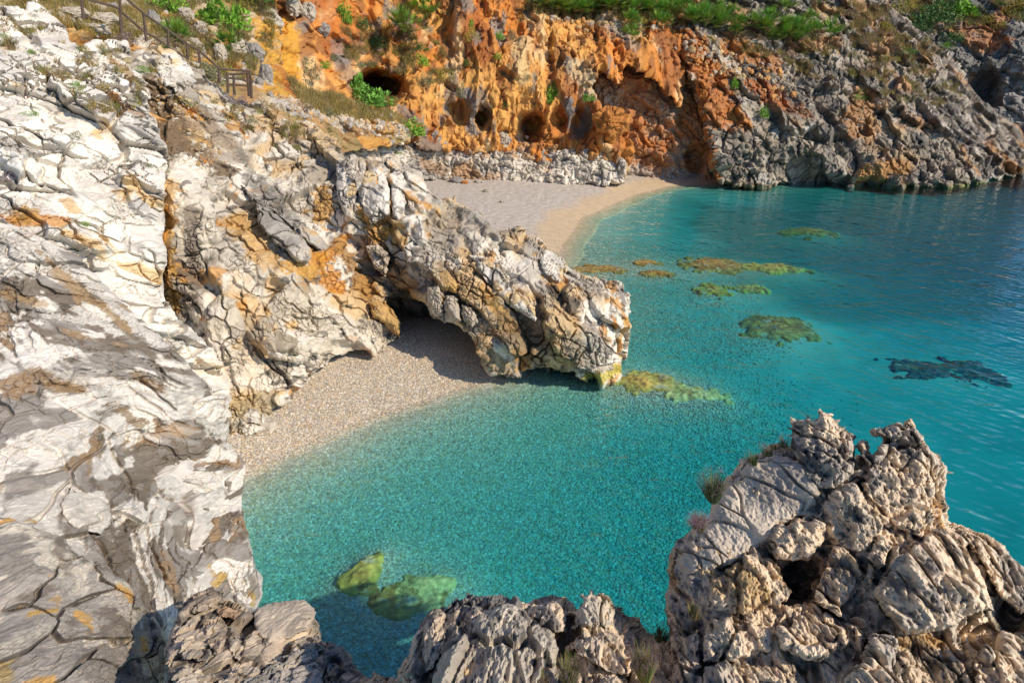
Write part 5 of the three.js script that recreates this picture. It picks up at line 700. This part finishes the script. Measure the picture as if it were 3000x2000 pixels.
for (const a of [
  [500, 14, 42, 32, 'green', gHill, 'bright green bush at the top edge, left of the large round bush'], [650, 42, 60, 46, 'green', gHill, 'large round bright green bush above the fence'], [560, 70, 30, 20, 'brown', gHill, 'bare brown shrub left of the large round bush'], [600, 90, 34, 26, 'brown', gHill, 'dry twiggy shrub under the large round bush'], [730, 20, 26, 22, 'yellow', gHill, 'yellowish shrub between the large round bush and the tall palm'],
  [1040, 235, 34, 36, 'fig', gOrange, 'leafy green bush at the left side of the dark cave mouth'], [1085, 275, 44, 32, 'fig', gHill, 'leafy green bush spreading in front of the dark cave'], [1135, 298, 26, 16, 'yellow', gHill, 'olive shrub below the dark cave mouth'], [1203, 374, 38, 27, 'green', gHill, 'round bright green bush on the ledge below the cave'], [1618, 268, 20, 30, 'green', gOrange, 'green bush hanging on the middle of the orange wall'], [1726, 282, 14, 12, 'fig', gOrange, 'small leafy plant under the overhang of the orange wall'],
  [1383, 97, 19, 22, 'yellow', gOrange, 'yellow-green bush high on the orange wall, lower of two'], [1378, 68, 12, 11, 'green', gOrange, 'small green bush high on the orange wall, upper of two'], [1466, 100, 13, 13, 'green', gOrange, 'small round green bush on the pale part of the orange wall'], [1365, 182, 15, 10, 'dark', gOrange, 'dark green bush in the middle of the orange wall'], [1458, 164, 10, 9, 'green', gOrange, 'tiny green bush beside the pale streak on the orange wall'], [1300, 214, 25, 22, 'yellow', gOrange, 'round yellow-topped shrub right of the dark cave'], [1246, 236, 20, 22, 'sage', gOrange, 'grey-green shrub just right of the dark cave'], [1136, 212, 16, 16, 'yellow', gOrange, 'yellow-flowered shrub on the rim above the dark cave'], [1232, 176, 24, 18, 'green', gOrange, 'green bush below the large cliff palm'], [1236, 140, 22, 13, 'dark', gOrange, 'dark green bush right of the large cliff palm'], [1110, 116, 20, 16, 'dark', gOrange, 'dark green bush left of the large cliff palm'],
  [1056, 182, 18, 14, 'sage', gOrange, 'grey shrub on the orange slope left of the cave rim'], [914, 203, 23, 34, 'sage', gHill, 'tall grey-green shrub against the bright orange wall'], [955, 190, 13, 11, 'green', gHill, 'small bright shrub next to the tall grey-green shrub'], [985, 160, 18, 14, 'sage', gOrange, 'pale shrub on the orange slope under the top bushes'], [1015, 36, 20, 32, 'green', gOrange, 'upright green bush on the orange slope near the top edge'], [1062, 68, 20, 22, 'dark', gOrange, 'dark bush on the orange slope near the top edge'], [1090, 165, 24, 16, 'brown', gOrange, 'brown shrub on the orange slope above the cave'], [1170, 195, 20, 14, 'brown', gOrange, 'brown shrub on the rim of the dark cave'], [1545, 222, 12, 10, 'sage', gOrange, 'grey tuft shrub in the middle of the orange wall'], [1555, 260, 14, 12, 'brown', gOrange, 'brown-green shrub left of the hanging green bush'], [1350, 262, 12, 22, 'sage', gOrange, 'grey-green hanging shrub left of the blue-grey drip column'], [1480, 205, 9, 12, 'sage', gOrange, 'slim grey shrub under the pale streak of the orange wall'], [1485, 300, 10, 12, 'dark', gOrange, 'small dark shrub above the two small cave mouths'], [1500, 100, 18, 14, 'sage', gOrange, 'silvery shrub right of the small round bush on the orange wall'],
  [1012, 366, 13, 9, 'green', gLedge, 'small green shrub on the pale slope above the arch'], [1455, 404, 15, 7, 'fig', gLedge, 'low leafy plant at the foot of the orange cliff'], [1168, 443, 10, 7, 'cushion', gLedge, 'small green cushion plant on the pale slope'], [1210, 452, 14, 9, 'brown', gLedge, 'dry tuft beside the small green cushion plant'], [1645, 428, 9, 7, 'cushion', gLedge, 'green tuft at the top of the rubble ledge'], [880, 305, 30, 14, 'brown', gHill, 'dry shrub on the path slope'], [960, 320, 26, 14, 'sage', gHill, 'sage shrub on the path slope'],
  [2151, 243, 12, 17, 'green', gGrey, 'narrow green bush on the reddish rock left of the headland'], [2236, 327, 14, 17, 'green', gGrey, 'round dense green bush low on the headland'], [2070, 320, 8, 9, 'sage', gGrey, 'small grey shrub beside the dark crack'], [2345, 105, 20, 12, 'sage', gGrey, 'grey shrub under the slope palms'], [2540, 118, 22, 12, 'brown', gGrey, 'brown heathy shrub high on the headland'], [2590, 70, 22, 10, 'yellow', gGrey, 'golden shrub near the top of the headland'], [2600, 165, 24, 10, 'yellow', gGrey, 'golden shrub in the middle of the headland slope'], [2520, 275, 20, 10, 'cushion', gGrey, 'green cushion in the middle of the headland'], [2560, 185, 22, 10, 'brown', gGrey, 'reddish dry shrub in the middle of the headland slope'], [2660, 130, 22, 9, 'yellow', gGrey, 'golden shrub on the skyline ridge of the headland'], [2650, 150, 20, 10, 'cushion', gGrey, 'green cushion below the golden shrub on the headland ridge'], [2780, 130, 18, 12, 'cushion', gGrey, 'green cushion on the right-hand edge of the headland'], [2500, 35, 26, 12, 'brown', gGrey, 'brown shrub on the top slope of the headland'],
  [2735, 38, 56, 30, 'dark', gFar, 'large dark green bush mass on the distant slope'], [2680, 70, 34, 24, 'dark', gFar, 'dark bush below the large mass on the distant slope'], [2800, 20, 44, 24, 'green', gFar, 'green bush at the top edge of the distant slope'], [2640, 20, 40, 22, 'yellow', gFar, 'golden bush at the top edge beside the headland ridge'], [2960, 16, 34, 16, 'yellow', gFar, 'yellow-flowered bush in the top right corner'], [2890, 50, 18, 12, 'yellow', gFar, 'small yellow bush on the distant grey knob'], [2930, 70, 16, 10, 'yellow', gFar, 'small yellow bush right of the distant grey knob'], [2790, 110, 26, 14, 'dark', gFar, 'low dark bush at the foot of the distant knob'],
  [368, 106, 42, 18, 'lavender', gHill, 'purple-flowered sea lavender under the fence'], [690, 284, 42, 18, 'lavender', gArch, 'purple-flowered sea lavender below the end of the fence'], [775, 296, 42, 20, 'brown', gArch, 'reddish dry bush right of the end of the fence'], [600, 195, 36, 26, 'sage', gHill, 'tall feathery green bush under the fence rail'], [640, 230, 34, 26, 'sage', gHill, 'feathery green bush beside the end frame of the fence'], [470, 120, 46, 18, 'brown', gHill, 'wispy dry bush along the fence'], [320, 140, 26, 14, 'brown', gHill, 'wispy tuft on top of the white wall'],
  [225, 243, 20, 15, 'cushion', gWall, 'bright green cushion plant high on the white wall'], [92, 150, 14, 8, 'cushion', gWall, 'small green cushion at the top of the white wall'], [18, 105, 16, 9, 'cushion', gWall, 'green cushion at the left-hand edge of the white wall'], [88, 330, 18, 9, 'cushion', gWall, 'green cushion in the middle of the white wall'], [248, 656, 15, 9, 'cushion', gWall, 'green cushion low on the white wall'], [182, 200, 26, 18, 'lavender', gWall, 'mauve flowering tuft on the white wall'], [228, 400, 22, 20, 'sage', gWall, 'dark grassy tuft in a crack of the white wall'], [350, 410, 22, 14, 'brown', gWall, 'brown tuft in a crack of the white wall'], [435, 484, 14, 8, 'sage', gWall, 'small grey tuft at the corner of the white wall'], [20, 510, 24, 14, 'lavender', gWall, 'purple tuft at the left-hand edge, low on the white wall'],
  [425, 215, 24, 10, 'cushion', gArch, 'green grassy cushion in the gully beside the white wall'], [482, 140, 16, 6, 'cushion', gArch, 'flat green cushion on the rock in front of the fence'], [740, 350, 18, 10, 'sage', gArch, 'green tuft on the broken rock below the fence'], [870, 395, 20, 12, 'brown', gArch, 'brown tuft on the crest of the headland'], [1172, 597, 9, 12, 'cushion', gArch, 'small bright green plant in a crack above the arch'], [715, 335, 16, 10, 'lavender', gArch, 'mauve tuft on the broken rock below the fence'], [800, 420, 16, 9, 'sage', gArch, 'grey tuft on the crest of the headland'],
]) bush(...a);

// dry grass on the slopes
{
  const r = rng(77), L = new Leaves();
  for (let i = 0; i < 16; i++) { const a = r() * 6.283, e = 0.5 + r(), m = 0.75 + 0.5 * r(); blade(L, V((r() - 0.5) * 0.25, 0, (r() - 0.5) * 0.25), V(Math.cos(a) * Math.cos(e), Math.sin(e), Math.sin(a) * Math.cos(e)), 0.3 + 0.3 * r(), 0.016, 0.6, [m, m, m], 2); }
  const g = L.done(), M = new THREE.Matrix4(), q = new THREE.Quaternion(), up1 = V(0, 1, 0), col = new THREE.Color(), list = [];
  const strew = (poly, n, surf, size, cols, thin = 0) => {
    let X0 = 1e9, X1 = -1e9, Y0 = 1e9, Y1 = -1e9; for (let i = 0; i < poly.length; i += 2) { X0 = Math.min(X0, poly[i]); X1 = Math.max(X1, poly[i]); Y0 = Math.min(Y0, poly[i + 1]); Y1 = Math.max(Y1, poly[i + 1]); }
    for (let k = 0, t = 0; k < n && t < n * 8; t++) {
      const x = mix(X0, X1, r()), y = mix(Y0, Y1, r()); let inn = false;
      for (let i = 0, j = poly.length - 2; i < poly.length; j = i, i += 2) if ((poly[i + 1] > y) !== (poly[j + 1] > y) && x < (poly[j] - poly[i]) * (y - poly[i + 1]) / (poly[j + 1] - poly[i + 1]) + poly[i]) inn = !inn;
      if (!inn || noise(x * 0.018, y * 0.03, 4) < thin) continue;
      k++; const p = surf.pt(x, y), s = size * (0.6 + 0.8 * r()), c = cols[Math.floor(r() * cols.length)], m = 0.75 + 0.5 * r(); p.y -= 0.05;
      list.push([M.compose(p, q.setFromAxisAngle(up1, r() * 6.283), V(s, s, s)).clone(), c[0] * m, c[1] * m, c[2] * m]);
    }
  };
  const gold = [[0.5, 0.36, 0.1], [0.42, 0.3, 0.08], [0.34, 0.28, 0.06], [0.5, 0.4, 0.18]], mixed = [[0.42, 0.3, 0.08], [0.24, 0.26, 0.05], [0.36, 0.28, 0.07], [0.3, 0.2, 0.1]], olive = [[0.2, 0.24, 0.05], [0.3, 0.28, 0.07], [0.4, 0.28, 0.09]];
  strew([0, 0, 420, 0, 470, 120, 330, 120, 200, 90, 0, 60], 1500, gHill, 0.8, gold, -0.25);
  strew([420, 0, 800, 0, 800, 140, 700, 250, 600, 200, 460, 110], 1800, gHill, 0.9, mixed, -0.1);
  strew([840, 240, 1000, 285, 1150, 340, 1200, 370, 1050, 350, 900, 320], 1500, gHill, 1.0, gold, -0.3);
  strew([1090, 290, 1190, 300, 1190, 350, 1120, 330], 400, gHill, 1.0, gold);
  strew([1000, 80, 1230, 60, 1340, 200, 1280, 250, 1020, 190], 700, gOrange, 1.0, mixed, 0.05);
  strew([1560, 0, 2010, 0, 2010, 70, 1880, 60, 1560, 50], 700, gOrange, 1.3, mixed, -0.2);
  strew([2010, 60, 2350, 110, 2440, 130, 2500, 60, 2600, 60, 2820, 240, 2860, 330, 2600, 300, 2300, 200, 2100, 140], 1500, gGrey, 0.9, mixed, 0.12);
  strew([2380, 0, 2600, 20, 2760, 150, 2700, 200, 2500, 130], 900, gGrey, 1.1, [[0.36, 0.26, 0.08], [0.4, 0.22, 0.08], [0.26, 0.24, 0.06]], 0.0);
  strew([2600, 0, 3000, 0, 3000, 60, 2700, 100], 500, gFar, 1.5, olive, -0.1);
  strew([0, 60, 200, 90, 380, 160, 430, 300, 300, 350, 100, 200, 0, 140], 350, gWall, 0.6, mixed, 0.2);
  strew([420, 180, 640, 260, 950, 400, 900, 440, 700, 380, 500, 300], 420, gArch, 0.7, mixed, 0.15);
  strew([900, 320, 1200, 400, 1180, 430, 950, 400], 260, gLedge, 0.8, gold, 0.1);
  const mesh = new THREE.InstancedMesh(g, LEAF, list.length); mesh.name = 'dry_grass';
  list.forEach(([m, a, b, c], i) => { mesh.setMatrixAt(i, m); mesh.setColorAt(i, col.setRGB(a, b, c)); });
  scene.add(tag(mesh, 'dry golden grass scattered over the slopes and ledges', 'grass', null, 'stuff'));
}

// loose stones on the slopes
{
  const r = rng(83), shape = [1, 2, 3].map((k) => { const g = new THREE.IcosahedronGeometry(0.5, 1), p = g.attributes.position; for (let i = 0; i < p.count; i++) { const x = p.getX(i), y = p.getY(i), z = p.getZ(i), m = 1 + 0.5 * noise(x * 2 + k * 7, y * 2, z * 2); p.setXYZ(i, x * m, y * m * 0.8, z * m); } return g; }), list = [[], [], []], M = new THREE.Matrix4(), q = new THREE.Quaternion(), e = new THREE.Euler(), col = new THREE.Color();
  const strewStones = (x0, y0, x1, y1, wide, n, surf, a, b, cols) => { for (let i = 0; i < n; i++) { const t = r(), px = mix(x0, x1, t) + (r() - 0.5) * wide, py = mix(y0, y1, t) + (r() + r() - 1) * wide * 0.5, p = surf.pt(px, py), s = mix(a, b, Math.pow(r(), 3)), c = cols[Math.floor(r() * cols.length)], m = 0.8 + 0.4 * r(); list[i % 3].push([M.compose(p, q.setFromEuler(e.set(r() * 6, r() * 6, r() * 6)), V(s, s * 0.8, s)).clone(), c[0] * m, c[1] * m, c[2] * m]); } };
  const paleStones = [[0.52, 0.45, 0.36], [0.44, 0.36, 0.27], [0.34, 0.3, 0.26], [0.46, 0.3, 0.14]], rustStones = [[0.48, 0.24, 0.08], [0.4, 0.32, 0.24], [0.5, 0.34, 0.16]];
  strewStones(840, 310, 1220, 400, 70, 520, gHill, 0.1, 0.5, paleStones); strewStones(900, 340, 1200, 420, 60, 420, gLedge, 0.1, 0.5, paleStones); strewStones(1220, 402, 1830, 420, 24, 420, gLedge, 0.12, 0.6, rustStones); strewStones(480, 60, 760, 220, 150, 360, gHill, 0.1, 0.45, paleStones); strewStones(60, 30, 420, 90, 80, 160, gHill, 0.12, 0.5, paleStones); strewStones(440, 250, 640, 480, 80, 260, gArch, 0.05, 0.22, [[0.5, 0.43, 0.34], [0.3, 0.2, 0.12], [0.4, 0.25, 0.1]]); strewStones(2030, 130, 2300, 260, 120, 260, gGrey, 0.15, 0.7, rustStones); strewStones(1600, 60, 2000, 70, 40, 160, gOrange, 0.15, 0.6, rustStones);
  const top = new THREE.Group(); top.name = 'scree'; scene.add(tag(top, 'loose stones scattered on the slopes, ledges and in the gully', 'stones', null, 'stuff'));
  list.forEach((l, k) => { const m = new THREE.InstancedMesh(shape[k], new THREE.MeshStandardMaterial({ name: 'loose stone', roughness: 0.95, flatShading: true }), l.length); m.name = 'stone'; l.forEach(([x, a, b, c], i) => { m.setMatrixAt(i, x); m.setColorAt(i, col.setRGB(a, b, c)); }); top.add(m); });
}

// tufts on the rocks at the viewer's feet
function tuft(px, py, d, n, h, spread, leanX, cols, flowers, label) {
  const r = rng(Math.round(px + py)), L = new Leaves(), F = new Leaves(), t = thing('grass_tuft', label, 'grass tuft', null, at(px, py, d));
  for (let i = 0; i < n; i++) {
    const a = r() * 6.283, q = Math.sqrt(r()), e = V(Math.cos(a) * q * spread + leanX, 1, Math.sin(a) * q * spread).normalize(), len = h * (0.5 + 0.6 * r()), m = 0.7 + 0.6 * r(), c = cols[Math.floor(r() * cols.length)], o = V(Math.cos(a) * q * 0.05, -0.03, Math.sin(a) * q * 0.05);
    blade(L, o, e, len, 0.0055, 0.25 * r(), [c[0] * m, c[1] * m, c[2] * m], 3);
    if (r() < flowers) { const tip = o.clone().addScaledVector(e, len * 0.92); for (let k = 0; k < 9; k++) { const p = tip.clone().add(V((r() - 0.5) * 0.07, (r() - 0.5) * 0.08, (r() - 0.5) * 0.07)), s = 0.007, w = 0.7 + 0.6 * r(); F.tri(p, p.clone().add(V(s, s, 0)), p.clone().add(V(-s, s * 0.6, s)), [0.55 * w, 0.3 * w, 0.5 * w]); if (k % 3 === 0) blade(F, tip.clone().addScaledVector(e, -0.03), p.clone().sub(tip).add(V(0, 0.04, 0)).normalize(), 0.06, 0.0015, 0, [0.28, 0.2, 0.14], 1); } }
  }
  part('blades', L.done(), LEAF, t); if (flowers) part('flowers', F.done(), LEAF, t);
}
const reed = [[0.06, 0.14, 0.02], [0.1, 0.18, 0.03], [0.14, 0.13, 0.05], [0.05, 0.1, 0.02]], fresh = [[0.16, 0.24, 0.03], [0.22, 0.28, 0.05], [0.3, 0.14, 0.04], [0.3, 0.27, 0.08]];
tuft(2090, 1462, 6.25, 420, 0.34, 0.55, -0.12, reed, 0.1, 'big dark reedy tuft on the left flank of the outcrop with two horns');
tuft(2050, 1545, 6.0, 220, 0.16, 0.6, -0.25, fresh, 0.6, 'pink-flowered tuft below the big dark reedy tuft');
tuft(2205, 1352, 6.6, 90, 0.15, 0.5, -0.3, reed, 0.1, 'small reedy tuft on the shoulder left of the horns, nearer the viewer');
tuft(2250, 1325, 6.75, 80, 0.15, 0.5, -0.3, reed, 0.15, 'small reedy tuft on the shoulder left of the horns, closer to them');
tuft(2297, 1300, 6.8, 50, 0.13, 0.35, 0, reed, 0.3, 'thin tuft right under the left horn');
tuft(1665, 1990, 4.45, 460, 0.24, 0.5, 0.05, fresh, 0.12, 'green and rust tuft growing in the gap of the front middle rock');
tuft(1590, 2010, 4.4, 200, 0.16, 0.5, -0.1, fresh, 0.15, 'small green tuft at the bottom edge in front of the middle rock');
tuft(1890, 1985, 4.7, 460, 0.34, 0.35, -0.12, fresh, 0.3, 'tall green flowering tuft between the two front rocks');
tuft(1935, 1868, 5.4, 140, 0.16, 0.5, 0.1, reed, 0.1, 'dark tuft in the shadow beside the left edge of the horned outcrop');
tuft(2035, 1800, 5.2, 70, 0.17, 0.35, 0, fresh, 0.2, 'sparse tuft in a crack at the left edge of the horned outcrop');
tuft(2275, 1905, 4.75, 70, 0.08, 0.8, 0.1, fresh, 0, 'low green tuft under the round boulder of the horned outcrop');

// ───────────────────────── fence ─────────────────────────
function pole(a, b, r0, r1, seed) {                              // a crooked, tapering pole
  const n = 8, m = 7, P = [], C = [], F = [], d = b.clone().sub(a), u = V(d.y, -d.x, 0.3).normalize(), w = d.clone().cross(u).normalize(), len = d.length(); u.crossVectors(w, d).normalize();
  for (let i = 0; i <= n; i++) for (let j = 0; j < m; j++) {
    const t = i / n, c = a.clone().addScaledVector(d, t).addScaledVector(u, 0.025 * len * 0.4 * noise(t * 3, seed, 1)).addScaledVector(w, 0.025 * len * 0.4 * noise(t * 3, seed, 7)), th = j / m * 6.283, R = mix(r0, r1, t) * (1 + 0.22 * noise(t * 7 + seed, j * 1.3, 2));
    c.addScaledVector(u, Math.cos(th) * R).addScaledVector(w, Math.sin(th) * R); P.push(c.x, c.y, c.z); const k = 0.75 + 0.5 * noise(t * 4 + seed * 3, j * 0.9, 5); C.push(0.13 * k, 0.085 * k, 0.06 * k);
    if (i < n) { const q = i * m + j, s = i * m + (j + 1) % m; F.push(q, s, q + m, s, s + m, q + m); }
  }
  for (const i of [0, n]) { const o = P.length / 3, c = i ? b : a; P.push(c.x, c.y, c.z); C.push(0.2, 0.14, 0.09); for (let j = 0; j < m; j++) { const q = i * m + j, s = i * m + (j + 1) % m; i ? F.push(q, s, o) : F.push(s, q, o); } }
  const g = new THREE.BufferGeometry(); g.setAttribute('position', new THREE.Float32BufferAttribute(P, 3)); g.setAttribute('color', new THREE.Float32BufferAttribute(C, 3)); g.setIndex(F); triangles += F.length / 3; return g;
}
{
  const fence = thing('wooden_fence', 'rustic dark wooden pole fence along the path down the hillside', 'fence');
  const dist = (x) => mix(30.6, 33.6, clamp((x - 240) / 500)), f = (x, y) => at(x, y, dist(x));
  let s = 1;
  for (const [x0, y0, x1, y1] of [[243, 44, 235, -30], [354, 84, 349, -34], [428, 108, 419, 36], [493, 122, 491, 84], [550, 164, 547, 126], [584, 172, 581, 144], [642, 228, 640, 200], [667, 260, 665, 212], [686, 266, 683, 219], [737, 276, 732, 206], [729, 270, 724, 212]]) part('post', pole(f(x0, y0 + 12), f(x1, y1), 0.062, 0.055, s++ * 3.3), WOOD, fence);
  for (const pts of [[235, -18, 262, 0, 352, 24], [352, 20, 352, 24, 357, 26], [349, -34, 374, 0, 421, 40, 489, 86, 549, 129, 583, 148, 642, 201, 680, 205, 734, 208], [357, 36, 425, 96, 455, 110, 506, 147, 549, 170], [664, 218, 730, 214], [657, 227, 700, 231, 730, 239], [670, 247, 730, 251]]) for (let i = 0; i + 3 < pts.length; i += 2) part('rail', pole(f(pts[i], pts[i + 1]), f(pts[i + 2], pts[i + 3]), 0.05, 0.046, s++ * 2.1), WOOD, fence);
}

console.log('triangles', Math.round(triangles / 1000) + 'k');
scene.traverse((o) => { if (o.isMesh && !['surface', 'body'].includes(o.name)) o.castShadow = o.receiveShadow = true; });
renderer.render(scene, camera);
